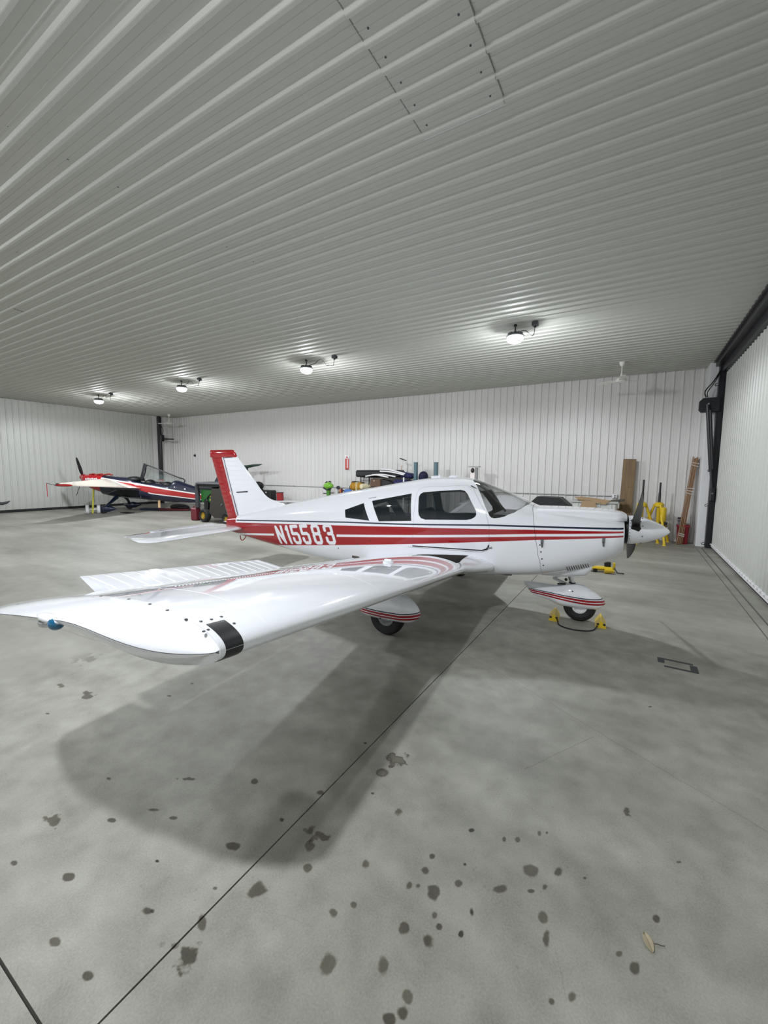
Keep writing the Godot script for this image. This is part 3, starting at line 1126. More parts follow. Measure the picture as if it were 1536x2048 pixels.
func build_wing(root: Node3D, side: float) -> void:
	var rings := []
	for z in [0.3, 0.5, 0.62, 0.72, 0.85, 1.0, 1.04, 1.4, 2.0, 2.68, 3.3, 3.9, 4.4, 4.66]:
		rings.append(wing_ring(z, 0.0, 0.80))
	var w := obj("wing", S.new().loft(mirror(rings, side)), M.white, root)
	# root to flap, the hinged surfaces and the strip outboard of them
	rings = []
	for z in [0.3, 0.6]:
		rings.append(wing_ring(z, 0.795, 1.0, 6))
	obj("root_trailing_edge", S.new().loft(mirror(rings, side)), M.white, w)
	rings = []
	for z in [4.295, 4.66]:
		rings.append(wing_ring(z, 0.795, 1.0, 6))
	obj("outer_trailing_edge", S.new().loft(mirror(rings, side)), M.white, w)
	for k in 2:
		var za: float = [0.615, 2.70][k]
		var zb: float = [2.685, 4.28][k]
		var ang: float = 0.0
		if k == 1:
			ang = 0.40 if side > 0.0 else -0.2
		var hs := S.new()
		rings = []
		var beads := 16 if k == 1 else 21
		var zs := []
		for i in beads:
			for q in [[0.0, 0.0], [0.38, 0.0], [0.45, 1.0], [0.55, 1.0], [0.62, 0.0]]:
				zs.append([lerpf(za, zb, (i + q[0]) / beads), q[1]])
		zs.append([zb, 0.0])
		for pair in zs:
			var z: float = pair[0]
			var ring := wing_ring(z, 0.812, 1.0, 6)
			# pressed beads across the skin
			var bead: float = 0.0042 * pair[1]
			var hinge := Vector3(-2.545, wing_point(0.812, true, z, -1.235, -2.85).y - 0.02, z)
			for q in ring.size():
				var up := 1.0 if q <= 6 else -1.0
				var edge := 0.0 if q == 0 or q == ring.size() - 1 else 1.0
				var d: Vector3 = ring[q] + Vector3(0, bead * up * edge * (0.0 if absf(ring[q].x + 2.85) < 0.02 else 1.0) + up * 0.0012, 0) - hinge
				ring[q] = hinge + Vector3(d.x * cos(ang) + d.y * sin(ang), d.y * cos(ang) - d.x * sin(ang), 0)
			rings.append(ring)
		hs.loft(mirror(rings, side), true, true, true, false)
		obj(["flap", "aileron"][k], hs, M.white, w)
	# moulded tip: the top rolls down to a crisp edge, the underside is bevelled up to it
	var ru := []
	var rl := []
	var le_tip := [Vector2(4.655, 1.236), Vector2(4.70, 1.262), Vector2(4.74, 1.32), Vector2(4.79, 1.42), Vector2(4.83, 1.53), Vector2(4.86, 1.65), Vector2(4.885, 1.85), Vector2(4.895, 2.05)]
	for z in [4.655, 4.675, 4.695, 4.715, 4.735, 4.755, 4.775, 4.795, 4.815, 4.83, 4.845, 4.857, 4.868, 4.877, 4.884, 4.89, 4.895]:
		var v: float = clampf((z - 4.655) / 0.24, 0.0, 1.0)
		var le := -curve(le_tip, z)
		var te: float = -tab([Vector2(4.655, 2.85), Vector2(4.72, 2.79), Vector2(4.80, 2.63), Vector2(4.85, 2.49), Vector2(4.89, 2.34), Vector2(4.895, 2.27)], z)
		var k0 := clampf((-1.235 - le) / 1.615, 0.0, 1.0)
		var u := PackedVector3Array()
		var l := PackedVector3Array()
		var n := 30
		for i in n + 1:
			var c := pow(float(i) / n, 1.8)
			var x := lerpf(le, te, c)
			var cb: float = clampf((-1.235 - x) / 1.615, 0.0, 1.0)
			var yc: float = 0.615 + 0.1228 * z - 0.065 * cb
			# towards the rounded outline the top and the bottom close on the edge line
			var sq: float = 1.0 if k0 < 0.002 else minf(1.0, pow(c / 0.11, 0.6))
			if te > -2.845:
				sq *= minf(1.0, pow((1.0 - c) / 0.11, 0.6))
			var edge: float = 0.60 * smoothstep(0.05, 0.38, cb) * airfoil(cb, true) * 1.6
			var up: float = lerpf(edge, airfoil(cb, true) * 1.6, sq)
			var dn: float = lerpf(edge, airfoil(cb, false) * 1.6, sq)
			u.append(Vector3(x, yc + lerpf(up, edge, pow(v, 1.6)) + 0.0012, z))
			l.append(Vector3(x, yc + lerpf(dn, edge, pow(v, 1.22)) - 0.0012, z))
		ru.append(u)
		rl.append(l)
	var tips := S.new()
	tips.loft(mirror(ru, side), false)
	var tip := obj("wing_tip", tips, M.white, w)
	tips = S.new()
	tips.loft(mirror(rl, side), false)
	obj("wing_tip_underside", tips, M.white, w)
	var nv := S.new()
	nv.ball(Vector3(-1.905, 1.256, side * 4.872), Vector3(0.030, 0.028, 0.03), 16, 10)
	var nm := paint("0d5f86", 0.1, 0.0, 1.0) if side > 0.0 else paint("a01015", 0.1, 0.0, 1.0)
	obj("navigation_light", nv, nm, w).set_meta("label", "dark blue glass navigation light" if side > 0.0 else "red navigation light")
	var sb := S.new()
	sb.ball(Vector3(-1.985, 1.246, side * 4.872), Vector3(0.027, 0.022, 0.026), 16, 10)
	obj("strobe_light", sb, M.chrome, w)
	var hz := S.new()
	hz.ball(Vector3(-1.95, 1.268, side * 4.872), Vector3(0.09, 0.02, 0.024), 20, 10)
	obj("light_housing", hz, M.white, w)
	# leading edge patch, skin joints, fuel cap, walkway, screws
	rings = []
	for z in [4.54, 4.632]:
		var r := PackedVector3Array()
		var n := 22
		for i in n + 1:
			r.append(wing_point(0.064 * pow(1.0 - float(i) / n, 1.8), true, z, -1.235, -2.85, 1, 1, 0.0022))
		for i in range(1, n + 1):
			r.append(wing_point(0.05 * pow(float(i) / n, 1.8), false, z, -1.235, -2.85, 1, 1, 0.0022))
		rings.append(r)
	if side > 0.0:
		obj("leading_edge_patch", S.new().loft(rings), M.satin_black, w).set_meta("label", "black patch on the leading edge")
	for z in [3.25, 4.366, 4.652]:
		rings = []
		for dz in [-0.006, 0.006]:
			var r := PackedVector3Array()
			for i in 31:
				r.append(wing_point(0.8 * pow(1.0 - i / 30.0, 1.8), true, z + dz, -1.235, -2.85, 1, 1, 0.0008))
			for i in range(1, 31):
				r.append(wing_point(0.8 * pow(i / 30.0, 1.8), false, z + dz, -1.235, -2.85, 1, 1, 0.0008))
			rings.append(r)
		obj("skin_joint", S.new().loft(mirror(rings, side)), M.white, w)
	rings = []
	for i in 17:
		var x := lerpf(-1.315, -1.80, i / 16.0)
		var z0 := minf(0.58 + (-1.315 - x) * 1.2, 1.149)
		var r := PackedVector3Array()
		for off in [0.0025, -0.004]:
			for q in 5:
				var z := lerpf(z0, 1.15, (q if off > 0.0 else 4 - q) / 4.0)
				var le := wing_le(z)
				r.append(wing_point((x - le) / (-2.85 - le), true, z, le, -2.85, 1, 1, off))
		rings.append(r)
	if side > 0.0:
		obj("wing_walk", S.new().loft(rings), paint("1e1c1d", 0.9), w).set_meta("label", "black non-slip wing walk")
	var cap := S.new()
	var cy := wing_point(0.245, true, 2.32, -1.235, -2.85).y
	cap.lathe([Vector2(0.05, -0.01), Vector2(0.05, 0.012), Vector2(0.04, 0.018), Vector2(0.0, 0.018)], Transform3D(Basis(), Vector3(-1.63, cy, side * 2.32)), 20)
	cap.box(Vector3(-1.63, cy + 0.026, side * 2.32), Vector3(0.075, 0.02, 0.03), 0.006)
	obj("fuel_cap", cap, M.white, w)
	var sc := S.new()
	for k in [[0.044, 4.672], [0.046, 4.65], [0.105, 4.67], [0.173, 4.668], [0.241, 4.666], [0.328, 4.664], [0.45, 4.664], [0.081, 4.634], [0.079, 4.585], [0.08, 4.532], [0.044, 4.52]]:
		var p := wing_point(k[0], true, k[1], -1.235, -2.85, 1, 1, 0.0012)
		sc.lathe([Vector2(0.0065, -0.002), Vector2(0.0065, 0.0012), Vector2(0.0, 0.0012)], Transform3D(Basis(), Vector3(p.x, p.y, side * p.z)), 8)
	obj("screws", sc, M.dark_steel, w).set_meta("kind", "stuff")
	var rv := S.new()
	for i in 150:
		var z := 0.9 + i * 0.0228
		var p := wing_point(0.44, true, z, -1.235, -2.85, 1, 1, 0.0)
		rv.lathe([Vector2(0.005, -0.002), Vector2(0.004, 0.0016), Vector2(0.0, 0.002)], Transform3D(Basis(), Vector3(p.x, p.y, side * p.z)), 6)
	obj("rivets", rv, M.white, w).set_meta("kind", "stuff")


func wheel(tyre_name: String, parent: Node3D, c: Vector3, r: float, wd: float) -> void:
	var xf := Transform3D(Basis(Vector3.RIGHT, PI / 2), c)
	var h := wd * 0.5
	var ri := r * 0.45
	var t := obj(tyre_name, S.new().lathe([Vector2(ri, h * 0.72), Vector2(r * 0.7, h), Vector2(r * 0.88, h * 0.9), Vector2(r * 0.98, h * 0.55), Vector2(r, h * 0.2), Vector2(r, -h * 0.2), Vector2(r * 0.98, -h * 0.55), Vector2(r * 0.88, -h * 0.9), Vector2(r * 0.7, -h), Vector2(ri, -h * 0.72), Vector2(ri, h * 0.72)], xf, 40), M.rubber, parent)
	var hub := S.new()
	for s in [1.0, -1.0]:
		hub.lathe([Vector2(ri, s * h * 0.3), Vector2(ri * 1.02, s * h * 0.78), Vector2(ri * 0.82, s * h * 0.8), Vector2(ri * 0.62, s * h * 0.45), Vector2(ri * 0.3, s * h * 0.5), Vector2(ri * 0.28, s * h * 0.85), Vector2(0.0, s * h * 0.85)], xf, 28)
	obj("hub", hub, M.trim_white if wd < 0.151 and r < 0.2 else M.galv, t)


func pant(top: Array, bot: Array, wid: Array, cut: Vector2) -> S:
	var s := S.new(func(p: Vector3) -> Vector2: return Vector2((p.x + 0.75) / 1.2, (0.55 - p.y) / 0.45))
	var rings := []
	var x0: float = top[0].x
	var x1: float = top[-1].x
	for i in 49:
		var x := lerpf(x0, x1, 0.5 - 0.5 * cos(PI * i / 48.0))
		var t := curve(top, x)
		var b := curve(bot, x)
		var w := curve(wid, x)
		var r := PackedVector3Array()
		for j in 32:
			var a := TAU * j / 32
			var cy := (t + b) * 0.5
			var e := 2.3
			r.append(Vector3(x, cy + (t - b) * 0.5 * signf(cos(a)) * pow(absf(cos(a)), 2.0 / e), w * signf(sin(a)) * pow(absf(sin(a)), 2.0 / e)))
		rings.append(r)
	return s.loft(rings)


func textured(tex: Texture2D) -> StandardMaterial3D:
	var m := paint("ffffff", 0.07, 0.0, 1.0)
	m.albedo_texture = tex
	return m


func build_airplane() -> void:
	fus_init()
	var a := thing("airplane", "large white low-wing airplane with red and dark blue stripes lettered N15583", "airplane", Vector3(-0.5164, 0, -5.7434), 0.0929)
	var body := textured(livery())
	# outlines on the fuselage side
	var w1 := fus_poly([Vector2(-3.253, 1.290), Vector2(-2.929, 1.406), Vector2(-2.797, 1.162), Vector2(-3.227, 1.176)])
	var w2 := fus_poly([Vector2(-2.791, 1.444), Vector2(-2.166, 1.572), Vector2(-2.124, 1.205), Vector2(-2.635, 1.164)])
	var w3 := fus_poly([Vector2(-2.047, 1.529), Vector2(-2.033, 1.570), Vector2(-1.995, 1.593), Vector2(-1.770, 1.618), Vector2(-1.493, 1.640), Vector2(-1.429, 1.628), Vector2(-1.386, 1.588), Vector2(-1.254, 1.386), Vector2(-1.246, 1.340), Vector2(-1.258, 1.310), Vector2(-1.303, 1.280), Vector2(-1.362, 1.265), Vector2(-1.923, 1.236), Vector2(-1.985, 1.252), Vector2(-2.018, 1.290), Vector2(-2.030, 1.34)])
	var ws := PackedVector2Array()
	for q in [Vector2(-0.66, 1.47), Vector2(-0.721, 1.432), Vector2(-0.793, 1.382), Vector2(-0.903, 1.331), Vector2(-0.96, 1.314), Vector2(-1.020, 1.305), Vector2(-1.06, 1.312), Vector2(-1.084, 1.335), Vector2(-1.15, 1.45), Vector2(-1.211, 1.564), Vector2(-1.30, 1.69), Vector2(-1.36, 1.745)]:
		ws.append(Vector2(q.x, fus_t(q.x, q.y)))
	ws.append_array([Vector2(-1.385, 0.93), Vector2(-1.392, 0.97), Vector2(-1.395, 0.998), Vector2(-1.2, 0.998), Vector2(-0.9, 0.998), Vector2(-0.65, 0.998)])
	var door_px := [Vector2(-2.10, 0.86), Vector2(-1.16, 0.885), Vector2(-1.09, 0.905), Vector2(-1.065, 0.95), Vector2(-1.075, 1.2), Vector2(-1.13, 1.37), Vector2(-1.33, 1.66), Vector2(-1.42, 1.70), Vector2(-2.00, 1.665), Vector2(-2.075, 1.63), Vector2(-2.09, 1.55)]
	var door := fus_poly(door_px)
	var seam := [Vector2(-0.427, 0.62), Vector2(-0.466, 0.83), Vector2(-0.522, 1.062), Vector2(-0.551, 1.233), Vector2(-0.598, 1.43)]
	var cowl := PackedVector2Array([Vector2(0.6, -0.1), Vector2(-0.42, -0.1)])
	cowl.append(Vector2(-0.425, fus_t(-0.427, 0.62)))
	for q in seam:
		cowl.append(Vector2(q.x, fus_t(q.x, q.y)))
	cowl.append_array([Vector2(-0.605, 0.93), Vector2(-0.605, 1.1), Vector2(0.6, 1.1)])
	var cowl_gap := PackedVector2Array()
	for q in cowl:
		cowl_gap.append(q - Vector2(0.004 if q.x < 0.5 else 0.0, 0))
	# left side has no cabin door
	var s := S.new()
	skin(s, 1.0, -6.05, 0.43, [], [w1, w2, door, ws, cowl_gap])
	skin(s, -1.0, -6.05, 0.43, [], [w1, w2, w3, ws, cowl_gap])
	s.uvf = fus_uv(1.0)
	var end := PackedVector3Array()
	for j in 24:
		end.append(fus(-6.05, j / 24.0, 1.0))
	for j in 24:
		end.append(fus(-6.05, 1.0 - j / 24.0, -1.0))
	s.convex(end, Vector3(-5.5, 0.86, 0))
	var f := obj("fuselage", s, body, a)
	s = S.new()
	skin(s, 1.0, -0.7, 0.395, [cowl], [])
	skin(s, -1.0, -0.7, 0.395, [cowl], [])
	var cw := obj("engine_cowl", s, body, a)
	s = S.new()
	var inner := Geometry2D.offset_polygon(fus_poly(door_px), -0.0022)[0]
	skin(s, 1.0, -2.2, -1.0, [inner], [w3], 0.001, 84)
	var dr := obj("cabin_door", s, body, a)
	s = S.new()
	s.lathe([Vector2(0.0, 0.0), Vector2(0.013, 0.0), Vector2(0.013, 0.006), Vector2(0.006, 0.010), Vector2(0.0, 0.010)], Transform3D(Basis(Vector3.RIGHT, PI / 2), Vector3(-1.043, 0.94, 0.560)), 14)
	s.box(Vector3(-1.075, 0.935, 0.566), Vector3(0.05, 0.008, 0.006), 0.002, rot(0, 0, 8))
	obj("door_latch", s, M.steel, dr)
	s = S.new()
	s.tube(spline([Vector3(-2.16, 0.85, 0.556), Vector3(-1.5, 0.862, 0.563), Vector3(-1.2, 0.872, 0.564), Vector3(-1.11, 0.89, 0.564), Vector3(-1.05, 0.935, 0.563)], 5), 0.0014, 6)
	obj("door_seal", s, M.dark_steel, dr)
	# liner seen through the windows
	s = S.new()
	skin(s, 1.0, -3.6, -0.62, [], [w1, w2, w3, ws], -0.03, 48)
	skin(s, -1.0, -3.6, -0.62, [], [w1, w2, w3, ws], -0.03, 48)
	obj("cabin_liner", s, M.liner, a)
	for side in [1.0, -1.0]:
		for p in [["rear_side_window", w1], ["passenger_window", w2], ["cabin_window", w3]]:
			s = S.new()
			skin(s, side, -3.4, -1.0, [p[1]], [], -0.005, 84)
			obj(p[0], s, M.glass, a)
		s = S.new()
		skin(s, side, -1.6, -0.55, [ws], [], -0.003, 84)
		obj("windshield", s, M.windshield, a)
	# raised centre of the cowl top
	s = S.new()
	var rings := []
	for i in 25:
		var k := i / 24.0
		var x := lerpf(-0.54, 0.435, k)
		var top := curve([Vector2(-0.54, 1.444), Vector2(-0.2, 1.449), Vector2(0.15, 1.444), Vector2(0.38, 1.424), Vector2(0.435, 1.395)], x)
		var hw := lerpf(0.36, 0.27, k) * (1.0 - 0.25 * smoothstep(0.93, 1.0, k))
		var base := lerpf(1.30, 1.325, k)
		var r := PackedVector3Array()
		for j in 25:
			var w := PI * j / 24.0
			r.append(Vector3(x, base + (top - base) * pow(sin(w), 0.55), -hw * signf(cos(w)) * pow(absf(cos(w)), 0.62)))
		rings.append(r)
	s.loft(rings)
	obj("cowl_top", s, M.white, cw)
	# nose opening
	s = S.new()
	rings = []
	for k in [[0.395, 1.0], [0.406, 0.985], [0.404, 0.95], [0.38, 0.90], [0.32, 0.88]]:
		var r := PackedVector3Array()
		for j in 56:
			var t := j / 28.0
			var p := fus(0.395, t if t <= 1.0 else 2.0 - t, 1.0 if t <= 1.0 else -1.0)
			r.append(Vector3(k[0], 1.17 + (p.y - 1.17) * k[1], p.z * k[1]))
		rings.append(r)
	s.loft(rings, true, false, false)
	obj("nose_lip", s, M.white, cw)
	s = S.new()
	s.box(Vector3(0.325, 1.165, 0), Vector3(0.02, 0.32, 0.50), 0.004)
	obj("intake_baffle", s, M.black, cw)
	# lower lip below the louvres
	s = S.new()
	rings = []
	for k in [[-0.50, 0.575, 0.30], [-0.25, 0.58, 0.33], [0.0, 0.615, 0.33], [0.055, 0.64, 0.32], [0.10, 0.72, 0.30]]:
		var r := PackedVector3Array()
		for j in 13:
			var w := PI * j / 12.0
			r.append(Vector3(k[0], k[1] + (0.16 if k[0] < 0.09 else 0.06) * (1.0 - pow(sin(w), 0.4)), -k[2] * signf(cos(w)) * pow(absf(cos(w)), 0.5)))
		rings.append(r)
	s.loft(rings)
	obj("exhaust_lip", s, M.white, cw)
	# louvres: ten slots on a small plate
	for i in 10:
		var k := i / 9.0
		var c := Vector3(lerpf(-0.165, 0.055, k), lerpf(0.742, 0.795, k), 0.0)
		var n0 := fus(c.x, fus_t(c.x, c.y), 1.0)
		var n1 := fus(c.x, fus_t(c.x, c.y + 0.02), 1.0)
		var up := (n1 - n0).normalized()
		var out := Vector3(0.15, 0, 0).cross(up).normalized() * -1.0
		if out.z < 0.0:
			out = -out
		var b := Basis(up.cross(out).normalized(), up, out) * rot(0, 0, 14)
		obj("louvre", S.new().box(n0 + out * 0.001, Vector3(0.0085, 0.088, 0.008), 0.0025, b), M.dark_steel, cw)
	# quarter-turn latches, screws on the seam
	for k in [[-0.452, 1.04, 0.0], [0.196, 1.094, 0.0]]:
		var p := fus(k[0], fus_t(k[0], k[1]), 1.0)
		var yaw := 0.0 if k[0] < 0.0 else 8.0
		var b := rot(0, yaw, 0)
		var ls := S.new()
		ls.box(p + Vector3(0, 0.025, 0.004), Vector3(0.032, 0.05, 0.012), 0.004, b)
		ls.tube([p + Vector3(0, 0.0, 0.008), p + Vector3(0.003, -0.05, 0.006)], [0.014, 0.008], 10)
		obj("cowl_latch", ls, M.steel, cw)
	s = S.new()
	for k in [[-0.479, 1.017], [-0.463, 0.934], [-0.449, 0.850], [-0.432, 0.771]]:
		var p := fus(k[0] + 0.004, fus_t(k[0], k[1]), 1.0)
		s.lathe([Vector2(0.009, -0.002), Vector2(0.009, 0.002), Vector2(0.0, 0.003)], Transform3D(Basis(Vector3.RIGHT, PI / 2), p), 8)
	obj("cowl_screws", s, M.dark_steel, cw).set_meta("kind", "stuff")
	build_propeller(a)
	build_wing(a, 1.0)
	build_wing(a, -1.0)
	build_tail(a)
	build_gear(a)
	build_cabin(a)
	# aerials and roof vent
	s = S.new()
	s.ball(Vector3(-1.96, 1.795, 0.0), Vector3(0.09, 0.022, 0.03), 16, 8)
	s.ball(Vector3(-1.72, 1.806, -0.05), Vector3(0.07, 0.018, 0.03), 16, 8)
	obj("roof_vent", s, M.white, f)
	s = S.new()
	s.tube([Vector3(-1.90, 1.79, 0.02), Vector3(-1.92, 1.835, 0.02)], [0.012, 0.006], 8)
	obj("aerial", s, M.white, f)
	s = S.new()
	var va := fus(-2.86, fus_t(-2.86, 1.474), 1.0)
	var vb := fus(-2.735, fus_t(-2.735, 1.50), 1.0)
	s.tube([va, vb], 0.006, 6)
	obj("drip_strip", s, M.galv, f)
	s = S.new()
	s.tube(spline([Vector3(-5.76, 0.66, 0), Vector3(-5.74, 0.58, 0.0), Vector3(-5.69, 0.575, 0), Vector3(-5.64, 0.62, 0), Vector3(-5.62, 0.665, 0)], 5), 0.009, 8)
	obj("tail_tie_down_ring", s, M.red, f)
	s = S.new()
	for k in [[-3.0, 0.80], [-2.78, 0.87], [-3.36, 0.70]]:
		var p := fus(k[0], fus_t(k[0], k[1]), 1.0)
		s.lathe([Vector2(0.01, -0.003), Vector2(0.008, 0.003), Vector2(0.0, 0.004)], Transform3D(Basis(Vector3.RIGHT, PI / 2), p), 8)
	obj("static_ports", s, M.dark_steel, f).set_meta("kind", "stuff")


func build_propeller(a: Node3D) -> void:
	var p := group_node("propeller", a)
	var ax := Transform3D(Basis(Vector3.BACK, -PI / 2), Vector3(0.0, 1.205, 0))
	# back plate and spinner, turned about x
	obj("spinner_back_plate", S.new().lathe([Vector2(0.0, 0.36), Vector2(0.14, 0.36), Vector2(0.168, 0.40), Vector2(0.173, 0.459), Vector2(0.0, 0.459)], ax, 40), M.black, p)
	var prof := []
	for i in 21:
		var k := i / 20.0
		prof.append(Vector2(0.172 * pow(maxf(1.0 - pow(k, 1.75), 0.0), 0.72), 0.46 + 0.432 * k))
	prof.push_front(Vector2(0.0, 0.4595))
	obj("spinner", S.new().lathe(prof, ax, 48), M.white, p)
	var ang := deg_to_rad(59.5)
	for s in [1.0, -1.0]:
		# blade along its own +y, then swung about x
		var rings := []
		for i in 23:
			var k := i / 22.0
			var r := lerpf(0.06, 0.965, k)
			var ch := curve([Vector2(0.0, 0.075), Vector2(0.12, 0.10), Vector2(0.3, 0.14), Vector2(0.48, 0.155), Vector2(0.75, 0.118), Vector2(0.9, 0.070), Vector2(0.98, 0.040), Vector2(1.0, 0.012)], k)
			var th := lerpf(0.055, 0.009, pow(k, 0.55))
			var tw := lerpf(1.02, 0.30, pow(k, 0.8))
			var ring := PackedVector3Array()
			for j in 20:
				var w := TAU * j / 20
				var u := cos(w) * ch * 0.5
				var v := sin(w) * th * 0.5 * (1.0 - 0.35 * cos(w))
				# chord turns from the disc plane (z) towards the axis (x)
				ring.append(Vector3(u * sin(tw) * -1.0 + v * cos(tw) + k * (-0.03 if s > 0.0 else 0.018), r, u * cos(tw) + v * sin(tw)))
			rings.append(ring)
		var b := Basis(Vector3.RIGHT, ang if s > 0.0 else ang + PI)
		var moved := []
		for ring in rings:
			var q := PackedVector3Array()
			for v in ring:
				q.append(b * v + Vector3(0.53, 1.205, 0))
			moved.append(q)
		obj("blade", S.new().loft(moved), M.prop, p)
		var cut := S.new()
		cut.box(b * Vector3(-0.005, 0.135, 0) + Vector3(0.53, 1.205, 0), Vector3(0.135, 0.075, 0.16), 0.03, b)
		obj("blade_cutout", cut, M.black, p)
	var sc := S.new()
	for j in 28:
		var b := Basis(Vector3.RIGHT, TAU * j / 28 + 0.1)
		sc.lathe([Vector2(0.005, -0.002), Vector2(0.005, 0.0025), Vector2(0.0, 0.0025)], Transform3D(b, Vector3(0.473, 1.205, 0) + b * Vector3(0, 0.1705, 0)), 6)
	for j in 8:
		var b := Basis(Vector3.RIGHT, TAU * j / 8 + 0.35)
		sc.lathe([Vector2(0.006, -0.004), Vector2(0.006, 0.0028), Vector2(0.0, 0.0028)], Transform3D(b, Vector3(0.60, 1.205, 0) + b * Vector3(0, 0.1585, 0)), 6)
	obj("spinner_screws", sc, M.dark_steel, p).set_meta("kind", "stuff")


func build_tail(a: Node3D) -> void:
	# fin: sections at rising heights from leading edge to the hinge line
	var le := [Vector2(0.95, -4.60), Vector2(1.268, -4.66), Vector2(1.325, -4.87), Vector2(1.369, -5.04), Vector2(1.443, -5.156), Vector2(1.65, -5.347), Vector2(1.935, -5.618), Vector2(2.13, -5.80)]
	var hinge := func(y: float) -> float: return lerpf(-5.795, -6.164, (y - 0.977) / 1.171)
	var rings := []
	for y in [0.97, 1.1, 1.25, 1.29, 1.32, 1.345, 1.37, 1.40, 1.443, 1.55, 1.65, 1.8, 1.935, 2.05, 2.115]:
		var l := curve(le, y)
		var h: float = hinge.call(y)
		var th := lerpf(0.052, 0.036, (y - 0.97) / 1.15)
		var r := PackedVector3Array()
		for j in 33:
			var k := absf(j / 16.0 - 1.0)
			var u := pow(k, 1.7)
			var sg := signf(j / 16.0 - 1.0)
			var half := th * minf(1.0, 1.25 * sqrt(u * (1.0 if l - h < 0.7 else (l - h) / 0.7)) )
			half *= lerpf(1.0, 0.75, u * u)
			r.append(Vector3(lerpf(l, h, u), y, sg * half))
		rings.append(r)
	var fin := obj("tail_fin", S.new().loft(rings), M.white, a)
	for side in [1.0, -1.0]:
		var pin := S.new()
		var q := []
		for y in [1.02, 1.3, 1.6, 1.9, 2.085]:
			var th := lerpf(0.052, 0.036, (y - 0.97) / 1.15) * 0.80
			q.append(Vector3(hinge.call(y) + 0.052, y, side * (th + 0.0015)))
		for i in q.size() - 1:
			var m: Vector3 = (q[i] + q[i + 1]) * 0.5
			var d: Vector3 = q[i + 1] - q[i]
			pin.box(m, Vector3(0.011, d.length() + 0.004, 0.006), 0.0, Basis(Vector3.BACK, atan2(-d.x, d.y)))
		pin.box(Vector3(-5.99, 2.093, side * 0.033), Vector3(0.225, 0.010, 0.009), 0.0, Basis(Vector3.BACK, 0.06))
		obj("fin_pinstripe", pin, M.navy, fin)
		obj("fin_slot", S.new().box(Vector3(-5.645, 1.47, side * 0.048), Vector3(0.265, 0.020, 0.012), 0.003, Basis(Vector3.BACK, 0.085)), M.dark_steel, fin)
		var rv := S.new()
		for i in 9:
			var y := 1.35 + i * 0.085
			for k in 7:
				var x: float = lerpf(hinge.call(y) + 0.1, curve(le, y) - 0.12, k / 6.0)
				rv.ball(Vector3(x, y, side * lerpf(0.049, 0.037, (y - 0.97) / 1.15)), Vector3(0.006, 0.006, 0.003), 6, 4)
		obj("fin_rivets", rv, M.white, fin).set_meta("kind", "stuff")
	# rudder with pressed beads
	rings = []
	var n := 110
	for i in n + 1:
		var y := lerpf(0.86, 2.105, i / float(n))
		var h: float = hinge.call(y) - 0.006
		var te := tab([Vector2(0.85, -6.06), Vector2(0.993, -6.05), Vector2(2.073, -6.425), Vector2(2.11, -6.435)], y)
		var th := lerpf(0.044, 0.030, (y - 0.97) / 1.15)
		var ph := fposmod(y - 0.86, 0.083)
		var bd := 0.0045 * (1.0 - smoothstep(0.007, 0.02, absf(ph - 0.04)))
		var r := PackedVector3Array([Vector3(h, y, -th * 0.9), Vector3(h - 0.02, y, -th - bd * 0.3), Vector3(lerpf(h, te, 0.5), y, -th * 0.55 - bd), Vector3(te + 0.015, y, -0.006 - bd * 0.5), Vector3(te, y, -0.002), Vector3(te, y, 0.002), Vector3(te + 0.015, y, 0.006 + bd * 0.5), Vector3(lerpf(h, te, 0.5), y, th * 0.55 + bd), Vector3(h - 0.02, y, th + bd * 0.3), Vector3(h, y, th * 0.9)])
		rings.append(r)
	var rud := obj("rudder", S.new().loft(rings), M.red, a)
	rud.set_meta("label", "red ribbed rudder")
	# cap over fin and rudder
	rings = []
	for k in [[2.098, -5.785, -6.470, 0.036], [2.13, -5.80, -6.472, 0.039], [2.18, -5.825, -6.47, 0.037], [2.215, -5.85, -6.468, 0.030], [2.232, -5.88, -6.46, 0.018], [2.237, -5.91, -6.45, 0.006]]:
		var r := PackedVector3Array()
		for j in 40:
			var w := TAU * j / 40
			r.append(Vector3((k[1] + k[2]) * 0.5 + (k[1] - k[2]) * 0.5 * signf(cos(w)) * pow(absf(cos(w)), 0.7), k[0], k[3] * signf(sin(w)) * pow(absf(sin(w)), 0.8)))
		rings.append(r)
	obj("fin_cap", S.new().loft(rings), M.red, a)
	# all-moving tailplane, one piece each side
	for side in [1.0, -1.0]:
		rings = []
		for z in [0.085, 0.11, 0.15, 0.22, 0.4, 0.8, 1.2, 1.6, 1.75, 1.83, 1.88, 1.92, 1.945, 1.955]:
			var l: float = curve([Vector2(0.085, 5.66), Vector2(0.11, 5.60), Vector2(0.15, 5.565), Vector2(0.22, 5.54), Vector2(0.4, 5.53), Vector2(1.75, 5.535), Vector2(1.83, 5.55), Vector2(1.90, 5.59), Vector2(1.94, 5.66), Vector2(1.955, 5.76)], z)
			var t: float = curve([Vector2(0.085, 6.18), Vector2(0.22, 6.24), Vector2(1.7, 6.25), Vector2(1.83, 6.235), Vector2(1.90, 6.20), Vector2(1.94, 6.11), Vector2(1.955, 5.98)], z)
			var th := 0.04 * (1.0 if z < 1.7 else sqrt(maxf(0.02, 1.0 - pow((z - 1.7) / 0.257, 2.0))))
			if z < 0.2:
				th *= 0.7 + 1.5 * (z - 0.085)
			var r := PackedVector3Array()
			for j in 33:
				var k := j / 16.0 - 1.0
				var u := pow(absf(k), 1.7)
				var half := th * minf(1.0, 2.1 * sqrt(u)) * (1.0 - 0.95 * pow(u, 1.3))
				r.append(Vector3(-lerpf(l, t, u), 0.815 + 0.045 * u + signf(k) * half, side * z))
			rings.append(r)
